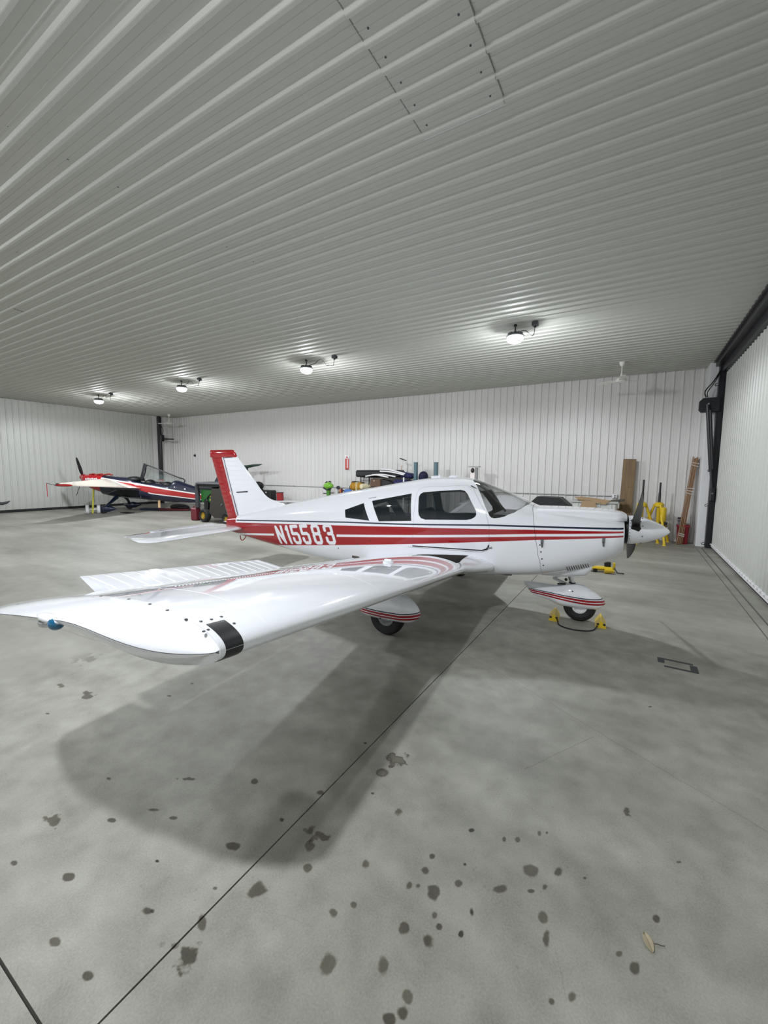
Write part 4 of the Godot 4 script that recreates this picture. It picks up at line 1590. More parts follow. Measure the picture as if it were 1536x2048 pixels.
		var sb := obj("tailplane", S.new().loft(rings), M.white, a)
		rings = []
		for z in [0.16, 0.6, 1.1, 1.38]:
			rings.append(PackedVector3Array([Vector3(-6.20, 0.864, side * z), Vector3(-6.345, 0.868, side * z), Vector3(-6.347, 0.864, side * z), Vector3(-6.20, 0.852, side * z)]))
		obj("trim_tab", S.new().loft(rings, true, true, true, false), M.white, sb)
		var rv := S.new()
		for i in 26:
			rv.ball(Vector3(-6.17, 0.865, side * (0.18 + i * 0.046)), Vector3(0.007, 0.004, 0.007), 6, 4)
		obj("tab_rivets", rv, M.white, sb).set_meta("kind", "stuff")


func build_gear(a: Node3D) -> void:
	var main_top := [Vector2(-0.48, 0.305), Vector2(-0.4, 0.335), Vector2(-0.2, 0.415), Vector2(0.0, 0.475), Vector2(0.10, 0.488), Vector2(0.2, 0.475), Vector2(0.28, 0.435), Vector2(0.35, 0.377), Vector2(0.39, 0.32), Vector2(0.402, 0.29)]
	var main_bot := [Vector2(-0.48, 0.285), Vector2(-0.37, 0.223), Vector2(-0.22, 0.186), Vector2(0.0, 0.172), Vector2(0.22, 0.176), Vector2(0.30, 0.190), Vector2(0.36, 0.225), Vector2(0.395, 0.262), Vector2(0.402, 0.28)]
	var main_w := [Vector2(-0.48, 0.012), Vector2(-0.4, 0.05), Vector2(-0.2, 0.115), Vector2(0.0, 0.14), Vector2(0.18, 0.14), Vector2(0.3, 0.11), Vector2(0.37, 0.06), Vector2(0.402, 0.01)]
	var mtex := textured(pant_livery([Vector2(-0.5, 0.301), Vector2(-0.1, 0.308), Vector2(0.2, 0.309), Vector2(0.4, 0.326)]))
	for side in [1.0, -1.0]:
		var leg := group_node("main_gear", a)
		leg.position = Vector3(-2.0, 0, side * 1.525)
		obj("wheel_fairing", pant(main_top, main_bot, main_w, Vector2.ZERO), mtex, leg)
		wheel("tyre", leg, Vector3(0, 0.208, 0), 0.208, 0.15)
		var st := S.new()
		st.box(Vector3(0.02, 0.58, 0), Vector3(0.17, 0.26, 0.085), 0.02)
		obj("leg_fairing", st, M.white, leg)
		var sc := S.new()
		sc.ball(Vector3(-0.03, 0.222, 0.138), Vector3(0.012, 0.012, 0.006), 8, 6)
		obj("fairing_bolt", sc, M.dark_steel, leg)
	var nt := [Vector2(-0.70, 0.425), Vector2(-0.56, 0.432), Vector2(-0.41, 0.428), Vector2(-0.32, 0.425), Vector2(-0.235, 0.442), Vector2(-0.15, 0.468), Vector2(-0.06, 0.479), Vector2(0.02, 0.462), Vector2(0.119, 0.414), Vector2(0.222, 0.338), Vector2(0.265, 0.296), Vector2(0.277, 0.268)]
	var nb := [Vector2(-0.70, 0.408), Vector2(-0.645, 0.335), Vector2(-0.572, 0.26), Vector2(-0.364, 0.211), Vector2(-0.232, 0.165), Vector2(-0.1, 0.158), Vector2(0.166, 0.166), Vector2(0.206, 0.181), Vector2(0.265, 0.24), Vector2(0.277, 0.256)]
	var nw := [Vector2(-0.70, 0.006), Vector2(-0.6, 0.03), Vector2(-0.4, 0.075), Vector2(-0.25, 0.115), Vector2(-0.1, 0.13), Vector2(0.08, 0.125), Vector2(0.18, 0.095), Vector2(0.25, 0.045), Vector2(0.277, 0.008)]
	var ntex := textured(pant_livery([Vector2(-0.66, 0.345), Vector2(-0.3, 0.338), Vector2(0.02, 0.325), Vector2(0.24, 0.326)]))
	var ng := group_node("nose_gear", a)
	obj("wheel_fairing", pant(nt, nb, nw, Vector2.ZERO), ntex, ng)
	wheel("tyre", ng, Vector3(-0.012, 0.192, 0), 0.192, 0.15)
	var s := S.new()
	s.tube([Vector3(-0.10, 0.44, 0), Vector3(-0.17, 0.66, 0)], 0.03, 16)
	obj("oleo_strut", s, M.chrome, ng)
	s = S.new()
	s.tube([Vector3(-0.112, 0.475, 0), Vector3(-0.102, 0.44, 0)], 0.040, 14)
	s.tube([Vector3(-0.15, 0.485, 0.03), Vector3(-0.06, 0.465, 0.03)], 0.009, 8)
	s.box(Vector3(-0.185, 0.515, 0.02), Vector3(0.032, 0.035, 0.04), 0.008, rot(0, 0, 30))
	s.box(Vector3(-0.235, 0.457, 0.04), Vector3(0.10, 0.018, 0.03), 0.004, rot(0, 0, 8))
	obj("steering_collar", s, M.satin_black, ng)
	s = S.new()
	for z in [-0.028, 0.028]:
		s.tube([Vector3(-0.19, 0.60, z), Vector3(-0.33, 0.51, z * 0.4)], 0.012, 8)
		s.tube([Vector3(-0.33, 0.51, z * 0.4), Vector3(-0.16, 0.445, z)], 0.014, 8)
	s.tube([Vector3(-0.33, 0.51, -0.02), Vector3(-0.33, 0.51, 0.02)], 0.017, 10)
	obj("scissor_link", s, M.trim_white, ng)
	s = S.new()
	s.ball(Vector3(-0.10, 0.395, 0.118), Vector3(0.009, 0.009, 0.008), 8, 6)
	obj("fairing_bolt", s, M.dark_steel, ng)
	s = S.new()
	s.ball(Vector3(-0.07, 0.262, 0.128), Vector3(0.010, 0.010, 0.006), 8, 6)
	obj("fairing_bolt", s, M.dark_steel, ng)


func build_cabin(a: Node3D) -> void:
	obj("cabin_floor", S.new().box(Vector3(-1.95, 0.60, 0), Vector3(2.3, 0.03, 0.9)), M.liner, a)
	for k in [[-1.95, 0.25], [-1.95, -0.25], [-2.72, 0.2], [-2.72, -0.2]]:
		var s := S.new()
		s.box(Vector3(k[0] + 0.1, 0.83, k[1]), Vector3(0.5, 0.16, 0.40), 0.05)
		s.box(Vector3(k[0] - 0.17, 1.08, k[1]), Vector3(0.13, 0.50, 0.36), 0.05, rot(0, 0, 12))
		s.box(Vector3(k[0] + 0.1, 0.68, k[1]), Vector3(0.4, 0.14, 0.3), 0.01)
		obj("seat", s, M.seat, a)
	var s := S.new()
	s.box(Vector3(-1.02, 1.14, 0), Vector3(0.05, 0.36, 0.92), 0.015)
	s.box(Vector3(-0.93, 1.33, 0), Vector3(0.28, 0.03, 0.84), 0.012)
	for i in 8:
		s.lathe([Vector2(0.04, 0.0), Vector2(0.04, 0.012), Vector2(0.03, 0.014), Vector2(0.0, 0.008)], Transform3D(Basis(Vector3.BACK, PI / 2), Vector3(-1.045, 1.2, -0.36 + i * 0.1)), 16)
	obj("instrument_panel", s, M.black, a)
	for z in [0.24, -0.24]:
		var y := S.new()
		y.tube([Vector3(-1.05, 1.12, z), Vector3(-1.28, 1.14, z)], 0.014, 10)
		y.tube(spline([Vector3(-1.29, 1.25, z - 0.13), Vector3(-1.29, 1.16, z - 0.14), Vector3(-1.29, 1.12, z - 0.06), Vector3(-1.29, 1.12, z + 0.06), Vector3(-1.29, 1.16, z + 0.14), Vector3(-1.29, 1.25, z + 0.13)], 5), 0.013, 8)
		obj("control_yoke", y, M.black, a)
		obj("sun_visor", S.new().box(Vector3(-1.30, 1.66, z * 0.9), Vector3(0.16, 0.012, 0.28), 0.004, rot(0, 0, -28)), M.black, a)
	s = S.new()
	s.box(Vector3(-1.15, 1.53, 0), Vector3(0.50, 0.026, 0.04), 0.006, rot(0, 0, -45))
	obj("windshield_post", s, M.liner, a)


# ---- the aerobatic airplane in the far left corner: own axes x forwards, z to its right ----

func build_aerobatic() -> void:
	var a := thing("aerobatic_airplane", "dark blue and red airplane with cream wings and its canopy open, far left", "airplane", Vector3(-19.37, 0, -9.62), deg_to_rad(-144.4))
	var top := [Vector2(-4.75, 0.86), Vector2(-4.0, 0.96), Vector2(-3.26, 1.12), Vector2(-2.89, 1.24), Vector2(-2.5, 1.37), Vector2(-2.38, 1.33), Vector2(-2.25, 1.16), Vector2(-1.6, 1.24), Vector2(-0.95, 1.30), Vector2(-0.78, 1.40), Vector2(-0.6, 1.47), Vector2(0.0, 1.515), Vector2(0.5, 1.55)]
	var bot := [Vector2(-4.75, 0.60), Vector2(-4.0, 0.45), Vector2(-3.2, 0.38), Vector2(-2.28, 0.42), Vector2(-1.15, 0.53), Vector2(0.0, 0.63), Vector2(0.5, 0.74)]
	var wid := [Vector2(-4.75, 0.05), Vector2(-3.2, 0.22), Vector2(-2.2, 0.34), Vector2(-1.0, 0.40), Vector2(0.0, 0.42), Vector2(0.5, 0.42)]
	var s := S.new(func(p: Vector3) -> Vector2: return Vector2((p.x + 4.8) / 5.4, (1.7 - p.y) / 1.4))
	var rings := []
	for i in 54:
		var x := lerpf(-4.75, 0.5, i / 53.0)
		var t := curve(top, x)
		var b := curve(bot, x)
		var w := curve(wid, x)
		var r := PackedVector3Array()
		for j in 28:
			var an := TAU * j / 28
			r.append(Vector3(x, (t + b) * 0.5 + (t - b) * 0.5 * signf(cos(an)) * pow(absf(cos(an)), 0.75), w * signf(sin(an)) * pow(absf(sin(an)), 0.75)))
		rings.append(r)
	s.loft(rings)
	var im := Image.create(1024, 288, false, Image.FORMAT_RGB8)
	var up := [Vector2(-4.8, 0.62), Vector2(-3.35, 0.795), Vector2(-2.04, 1.015), Vector2(-1.0, 1.21), Vector2(-0.1, 1.355), Vector2(0.55, 1.46)]
	var dn := [Vector2(-4.8, 0.40), Vector2(-3.3, 0.565), Vector2(-1.57, 0.80), Vector2(-0.9, 1.0), Vector2(0.0, 1.1), Vector2(0.55, 1.16)]
	for c in 1024:
		var x := -4.8 + (c + 0.5) / 1024 * 5.4
		var yu := tab(up, x)
		var yd := tab(dn, x)
		for r in 288:
			var y := 1.7 - (r + 0.5) / 288 * 1.4
			var col := Color("131a33")
			if absf(y - yu) < 0.028 or (absf(y - yd) < 0.022 and x < -1.45):
				col = Color("e9e6e4")
			elif y < yu and y > yd and (x < -1.2 or y > yd + (x + 1.2) * 0.1):
				col = Color("a8181d")
			im.set_pixel(c, r, col)
	var body := paint("ffffff", 0.3, 0.0, 0.8)
	body.albedo_texture = ImageTexture.create_from_image(im)
	var f := obj("fuselage", s, body, a)
	# small white marks behind the canopy
	var mk := S.new()
	mk.lathe([Vector2(0.0, 0.0), Vector2(0.035, 0.0), Vector2(0.035, 0.004), Vector2(0.0, 0.004)], Transform3D(Basis(Vector3.RIGHT, -PI / 2), Vector3(-2.93, 1.0, -0.245)), 14)
	obj("white_emblem", mk, M.trim_white, f)
	# red engine cowl, spinner, three-bladed propeller
	s = S.new()
	rings = []
	for k in [[0.48, 1.565, 0.80, 0.42], [0.7, 1.585, 0.86, 0.42], [1.0, 1.60, 0.98, 0.40], [1.2, 1.595, 1.12, 0.36], [1.31, 1.58, 1.22, 0.30], [1.34, 1.55, 1.27, 0.25]]:
		var r := PackedVector3Array()
		for j in 28:
			var an := TAU * j / 28
			r.append(Vector3(k[0], (k[1] + k[2]) * 0.5 + (k[1] - k[2]) * 0.5 * signf(cos(an)) * pow(absf(cos(an)), 0.8), k[3] * signf(sin(an)) * pow(absf(sin(an)), 0.8)))
		rings.append(r)
	s.loft(rings)
	var cw := obj("engine_cowl", s, M.red, a)
	s = S.new()
	for i in 6:
		s.box(Vector3(1.05 - i * 0.085, 1.40 + 0.01 * (i % 2), -0.397 - 0.003 * i), Vector3(0.055, 0.09, 0.012), 0.004)
	obj("white_lettering_patch", s, M.trim_white, cw)
	s = S.new()
	for i in 9:
		var k := i / 8.0
		s.ball(Vector3(lerpf(1.0, 0.2, k), 1.60 + 0.02 * sin(i * 2.1), lerpf(-0.12, -0.05, k)), Vector3(0.07, 0.03, 0.10), 10, 6)
	obj("red_cover_cloth", s, paint("9c2f25", 0.9), cw)
	var ax := Transform3D(Basis(Vector3.BACK, -PI / 2), Vector3(1.34, 1.47, 0))
	obj("spinner", S.new().lathe([Vector2(0.0, 0.0), Vector2(0.14, 0.0), Vector2(0.135, 0.06), Vector2(0.11, 0.13), Vector2(0.06, 0.19), Vector2(0.0, 0.215)], ax, 28), M.red, a)
	for ang in [-24.0, -146.0, 96.0]:
		var b := Basis(Vector3.RIGHT, deg_to_rad(ang))
		rings = []
		for i in 12:
			var k := i / 11.0
			var ch := curve([Vector2(0, 0.07), Vector2(0.3, 0.13), Vector2(0.6, 0.12), Vector2(0.95, 0.07), Vector2(1.0, 0.02)], k)
			var tw := lerpf(1.0, 0.35, k)
			var r := PackedVector3Array()
			for j in 12:
				var w := TAU * j / 12
				var u := cos(w) * ch * 0.5
				var v := sin(w) * lerpf(0.022, 0.006, k)
				r.append(b * Vector3(-u * sin(tw) + v * cos(tw), lerpf(0.08, 0.93, k), u * cos(tw) + v * sin(tw)) + Vector3(1.40, 1.47, 0))
			rings.append(r)
		obj("propeller_blade", S.new().loft(rings), M.prop, a)
	# cream wings with dark undersides
	for side in [1.0, -1.0]:
		var us := S.new()
		var ls := S.new()
		var ru := []
		var rl := []
		var ts := S.new()
		var rt := []
		for i in 15:
			var k := i / 14.0
			var z := lerpf(0.38, 3.62, k)
			var le := lerpf(0.50, 0.16, k)
			var te := lerpf(-1.16, -0.43, k)
			var yl := lerpf(1.36, 1.285, k)
			var yt := lerpf(1.03, 1.235, k)
			var th := lerpf(0.105, 0.045, k)
			var u := PackedVector3Array()
			var l := PackedVector3Array()
			for j in 15:
				var c := pow(j / 14.0, 1.6)
				var h := th * (1.0 - c) * minf(1.0, 2.6 * sqrt(c)) * 1.35
				u.append(Vector3(lerpf(le, te, c), lerpf(yl, yt, c) + h, side * z))
				l.append(Vector3(lerpf(le, te, c), lerpf(yl, yt, c) - h - 0.002, side * z))
			ru.append(u)
			rl.append(l)
			var q := PackedVector3Array()
			for c in [0.90, 0.94]:
				q.append(u[14].lerp(u[12], (1.0 - c) * 4.0) + Vector3(0, 0.004, 0))
			rt.append(q)
		us.loft(ru, false)
		ls.loft(rl, false)
		var wu := obj("wing_upper_skin", us, paint("efe6da", 0.35, 0.0, 0.8), a)
		obj("wing_lower_skin", ls, M.navy, a)
		var tp := S.new()
		tp.ball(Vector3(-0.13, 1.26, side * 3.63), Vector3(0.31, 0.05, 0.10), 18, 8)
		obj("wing_tip", tp, M.red, wu)
		ts.loft(rt, false)
		obj("red_wing_stripe", ts, M.red, wu)
		# legs and spats
		var lg := S.new()
		lg.tube([Vector3(-0.12, 0.64, side * 0.32), Vector3(-0.05, 0.42, side * 0.72), Vector3(0.03, 0.24, side * 1.0)], [0.085, 0.055, 0.05], 12)
		obj("gear_leg", lg, M.navy, a)
		var pr := []
		for i in 17:
			var k := i / 16.0
			var x := lerpf(0.30, -0.48, k)
			var r0 := maxf(0.012, 0.135 * sqrt(maxf(0.0, 1.0 - pow(2.0 * minf(k * 0.9, 0.5) - 1.0, 2.0))) * (1.0 if k < 0.5 else 1.0 - pow((k - 0.5) * 2.0, 1.6)))
			var r := PackedVector3Array()
			for j in 16:
				var w := TAU * j / 16
				r.append(Vector3(x, 0.20 + r0 * 1.05 * cos(w), side * 1.02 + r0 * 0.72 * sin(w)))
			pr.append(r)
		obj("wheel_fairing", S.new().loft(pr), M.navy, a)
		obj("tyre", S.new().lathe([Vector2(0.06, 0.05), Vector2(0.14, 0.05), Vector2(0.16, 0.02), Vector2(0.16, -0.02), Vector2(0.14, -0.05), Vector2(0.06, -0.05), Vector2(0.06, 0.05)], Transform3D(Basis(Vector3.RIGHT, PI / 2), Vector3(0.05, 0.162, side * 1.02)), 24), M.rubber, a)
		# tailplane
		var tl := []
		for i in 6:
			var k := i / 5.0
			var z := lerpf(0.04, 1.2, k)
			tl.append(PackedVector3Array([Vector3(lerpf(-3.95, -4.15, k), 0.83, side * z), Vector3(lerpf(-4.2, -4.35, k), 0.86, side * z), Vector3(lerpf(-4.75, -4.6, k), 0.832, side * z), Vector3(lerpf(-4.2, -4.35, k), 0.80, side * z)]))
		obj("tailplane", S.new().loft(tl), M.red, a)
	# glazed belly panel frame
	s = S.new()
	s.tube([Vector3(-0.95, 0.98, -0.425), Vector3(-0.2, 0.95, -0.43), Vector3(0.2, 0.80, -0.40)], 0.012, 6)
	s.tube([Vector3(-1.12, 0.60, -0.33), Vector3(-1.12, 0.98, -0.40)], 0.016, 6)
	s.tube([Vector3(-1.12, 0.60, -0.33), Vector3(-0.3, 0.66, -0.36)], 0.014, 6)
	obj("belly_window_frame", s, M.steel, a)
	s = S.new()
	s.box(Vector3(-0.62, 0.80, -0.405), Vector3(0.9, 0.3, 0.01), 0.004, rot(-14, 0, 3))
	obj("belly_window", s, glass("0c0e14", 0.7), a)
	# fin and rudder
	s = S.new()
	s.extrude(PackedVector2Array([Vector2(-3.9, 0.92), Vector2(-4.35, 1.75), Vector2(-4.85, 1.78), Vector2(-5.0, 0.62), Vector2(-4.75, 0.58)]), 0.05)
	obj("tail_fin", s, M.navy, a)
	s = S.new()
	s.tube([Vector3(-4.45, 0.5, 0), Vector3(-4.72, 0.16, 0)], 0.02, 8)
	s.lathe([Vector2(0.0, 0.025), Vector2(0.07, 0.025), Vector2(0.085, 0.0), Vector2(0.07, -0.025), Vector2(0.0, -0.025)], Transform3D(Basis(Vector3.RIGHT, PI / 2), Vector3(-4.74, 0.085, 0)), 18)
	obj("tail_wheel", s, M.rubber, a)
	# cockpit rim, head rests, canopy swung over to the far side
	s = S.new()
	s.ball(Vector3(-0.72, 1.40, 0), Vector3(0.32, 0.13, 0.3), 18, 8)
	obj("instrument_hood", s, M.black, a)
	s = S.new()
	s.ball(Vector3(-1.38, 1.25, 0), Vector3(0.22, 0.15, 0.26), 16, 8)
	s.ball(Vector3(-2.1, 1.15, 0), Vector3(0.25, 0.16, 0.24), 16, 8)
	obj("seat_back", s, M.black, a)
	s = S.new()
	var hinge0 := Vector3(-0.78, 1.33, 0.40)
	var hinge1 := Vector3(-2.66, 1.18, 0.20)
	var free0 := Vector3(-0.97, 2.08, 0.42)
	var free1 := Vector3(-2.55, 1.47, 0.22)
	var bub := []
	for i in 17:
		var k := i / 16.0
		var h := hinge0.lerp(hinge1, k)
		var fr := free0.lerp(free1, k)
		var bulge := 0.34 * (1.0 - 0.55 * k) * (0.75 + 0.25 * sin(PI * k))
		var r := PackedVector3Array()
		for j in 13:
			var w := PI * j / 12.0
			r.append((h + fr) * 0.5 - (fr - h) * 0.5 * cos(w) + Vector3(0, 0, bulge * sin(w)))
		bub.append(r)
	s.loft(bub, false)
	var can := obj("canopy_glass", s, M.clear, a)
	s = S.new()
	s.tube([hinge1, hinge0], 0.022, 8)
	s.tube([free0, free1], 0.024, 8)
	s.tube(spline([free1, Vector3(-2.70, 1.42, 0.24), Vector3(-2.76, 1.33, 0.24), hinge1], 4), 0.026, 8)
	s.tube(Array(bub[0]), 0.03, 8)
	s.extrude(PackedVector2Array([Vector2(-0.74, 1.33), Vector2(-0.95, 2.10), Vector2(-1.16, 2.01), Vector2(-1.03, 1.93), Vector2(-0.94, 1.72), Vector2(-0.91, 1.5), Vector2(-0.98, 1.34)]), 0.03, Transform3D(Basis(), Vector3(0, 0, 0.41)))
	obj("canopy_frame", s, M.satin_black, can)
	# probe with a red streamer, tag hanging below the belly
	s = S.new()
	s.tube([Vector3(0.05, 1.25, -3.66), Vector3(0.22, 1.34, -3.95)], 0.012, 6)
	obj("wing_tip_probe", s, M.dark_steel, a)
	obj("red_streamer", S.new().box(Vector3(0.22, 1.10, -3.93), Vector3(0.006, 0.45, 0.07), 0.002, rot(2, 20, 0)), paint("b0343e", 0.8), a)
	obj("hanging_tag", S.new().box(Vector3(-1.81, 0.35, -0.2), Vector3(0.10, 0.36, 0.012), 0.003), paint("d8b58a", 0.8), a)


func build_tractor() -> void:
	var t := thing("lawn_tractor", "green lawn tractor with black canopy, dark bag and yellow rims behind the fin", "lawn tractor", Vector3(-12.9, 0, -9.87))
	for k in [[-0.16, 0.50, 0.235], [-0.16, -0.50, 0.235], [0.95, 0.42, 0.2], [0.95, -0.42, 0.2]]:
		var xf := Transform3D(Basis(Vector3.RIGHT, PI / 2), Vector3(k[0], k[2], k[1]))
		var r: float = k[2]
		var w := obj("wheel", S.new().lathe([Vector2(r * 0.5, 0.09), Vector2(r * 0.85, 0.11), Vector2(r, 0.07), Vector2(r, -0.07), Vector2(r * 0.85, -0.11), Vector2(r * 0.5, -0.09), Vector2(r * 0.5, 0.09)], xf, 28), M.rubber, t)
		obj("rim", S.new().lathe([Vector2(0.0, 0.07), Vector2(r * 0.25, 0.08), Vector2(r * 0.3, 0.04), Vector2(r * 0.46, 0.05), Vector2(r * 0.52, 0.092), Vector2(r * 0.52, -0.092), Vector2(0.0, -0.06)], xf, 24), paint("b99a2b", 0.5), w)
	obj("chassis", S.new().box(Vector3(0.3, 0.36, 0), Vector3(1.7, 0.16, 0.7), 0.03), M.black, t)
	var cp := S.new()
	cp.box(Vector3(0.22, 1.36, 0), Vector3(1.72, 0.11, 1.1), 0.05)
	cp.box(Vector3(0.1, 1.24, 0.40), Vector3(1.2, 0.16, 0.22), 0.05)
	cp.box(Vector3(-0.66, 0.90, 0.42), Vector3(0.15, 0.86, 0.16), 0.04)
	cp.box(Vector3(-0.74, 0.90, -0.44), Vector3(0.10, 0.86, 0.1), 0.03)
	obj("canopy_frame", cp, paint("3a3b40", 0.6), t)
	var bag := S.new()
	bag.extrude(PackedVector2Array([Vector2(0.26, 1.24), Vector2(1.05, 1.30), Vector2(1.15, 0.55), Vector2(0.9, 0.20), Vector2(0.35, 0.18), Vector2(0.08, 0.35), Vector2(0.18, 0.8)]), 1.02)
	obj("grass_bag", bag, paint("3a3531", 0.9), t)
	obj("bag_buckle", S.new().box(Vector3(0.76, 0.66, 0.515), Vector3(0.09, 0.05, 0.02), 0.005, rot(0, 0, 45)), M.steel, t)
	var hood := S.new()
	hood.box(Vector3(-0.24, 0.93, 0.1), Vector3(0.74, 0.52, 0.5), 0.05)
	obj("hood", hood, M.green, t)
	var lt := S.new()
	lt.box(Vector3(0.06, 0.92, 0.37), Vector3(0.17, 0.05, 0.03), 0.01, rot(0, 0, 12))
	lt.box(Vector3(0.04, 0.80, 0.37), Vector3(0.15, 0.07, 0.03), 0.01, rot(0, 0, 12))
	obj("yellow_decal_strip", lt, paint("d8cf58", 0.5), t)
	var lv := S.new()
	lv.tube(spline([Vector3(-0.25, 0.45, 0.36), Vector3(-0.2, 0.8, 0.36), Vector3(-0.05, 0.95, 0.36), Vector3(0.15, 0.98, 0.36)], 5), 0.035, 8)
	lv.box(Vector3(-0.25, 0.62, 0.34), Vector3(0.2, 0.36, 0.14), 0.03)
	obj("lift_arm", lv, M.black, t)
	obj("mirror_knob", S.new().ball(Vector3(-0.68, 1.33, 0.44), Vector3(0.07, 0.05, 0.05), 12, 8), M.galv, t)
	var can := thing("fuel_can", "dark red fuel can on the floor at the end of the lawn tractor", "fuel can", Vector3(-13.78, 0, -9.5))
	var cs := S.new()
	cs.box(Vector3(0, 0.23, 0), Vector3(0.30, 0.46, 0.24), 0.04)
	obj("can_body", cs, paint("6d1f2c", 0.5), can)
	obj("handle", S.new().tube(spline([Vector3(-0.1, 0.45, 0), Vector3(-0.08, 0.52, 0), Vector3(0.08, 0.52, 0), Vector3(0.1, 0.45, 0)], 4), 0.016, 8), paint("6d1f2c", 0.5), can)
	# small things on the floor by the aerobatic airplane
	var d := thing("tow_dolly", "white two-wheeled tow dolly with an upright yellow handle", "dolly", Vector3(-19.0, 0, -8.45), -0.445)
	for z in [-0.19, 0.19]:
		obj("wheel", S.new().lathe([Vector2(0.0, 0.06), Vector2(0.15, 0.06), Vector2(0.19, 0.04), Vector2(0.19, -0.04), Vector2(0.15, -0.06), Vector2(0.0, -0.06)], Transform3D(Basis(Vector3.RIGHT, PI / 2), Vector3(0, 0.19, z)), 22), M.trim_white, d)
	obj("axle", S.new().tube([Vector3(0, 0.19, -0.2), Vector3(0, 0.19, 0.2)], 0.04, 10), M.trim_white, d)
	obj("handle", S.new().tube([Vector3(0.05, 0.03, 0.02), Vector3(-0.05, 0.55, -0.02), Vector3(-0.1, 1.0, -0.05)], 0.035, 10), paint("d6cf4f", 0.5), d)
	var b1 := obj("creeper_board", S.new().box(Vector3(-18.75, 0.05, -10.75), Vector3(0.95, 0.07, 0.42), 0.02, rot(0, 30, 0)), paint("1d2340", 0.6))
	tag(b1, "dark blue mechanic's creeper lying under the aerobatic airplane", "creeper", "creepers on the floor")
	var b2 := obj("creeper_board", S.new().box(Vector3(-17.75, 0.05, -11.25), Vector3(1.3, 0.07, 0.42), 0.02, rot(0, 30, 0)), paint("5f1922", 0.6))
	tag(b2, "dark red mechanic's creeper lying under the aerobatic airplane", "creeper", "creepers on the floor")
	var lump := S.new()
	lump.ball(Vector3(-17.9, 0.13, -11.55), Vector3(0.62, 0.15, 0.3), 18, 8)
	lump.box(Vector3(-17.9, 0.03, -11.55), Vector3(0.9, 0.05, 0.4), 0.01)
	tag(obj("cover_bundle", lump, M.black), "black folded cover lying behind the red creeper", "cover")
	var mat := S.new()
	mat.box(Vector3(-18.3, 0.012, -9.42), Vector3(0.55, 0.024, 0.3), 0.008)
	tag(obj("rubber_mat", mat, M.rubber), "small black rubber mat on the floor beside the aerobatic airplane", "mat")
	var tip := thing("propeller_blade", "silver propeller blade end poking in at the far left edge of the photo", "propeller blade", Vector3(-21.6, 0.42, -6.5))
	var ts := S.new()
	ts.tube([Vector3(-0.2, 0.02, 0.4), Vector3(0.0, 0.0, 0.12), Vector3(0.05, 0.04, 0.0), Vector3(0.06, 0.10, -0.1)], [0.05, 0.06, 0.05, 0.015], 10)
	obj("blade", ts, M.dark_steel, tip)
	obj("stand", S.new().box(Vector3(-0.1, -0.2, 0.3), Vector3(0.06, 0.44, 0.06), 0.01), M.dark_steel, tip)


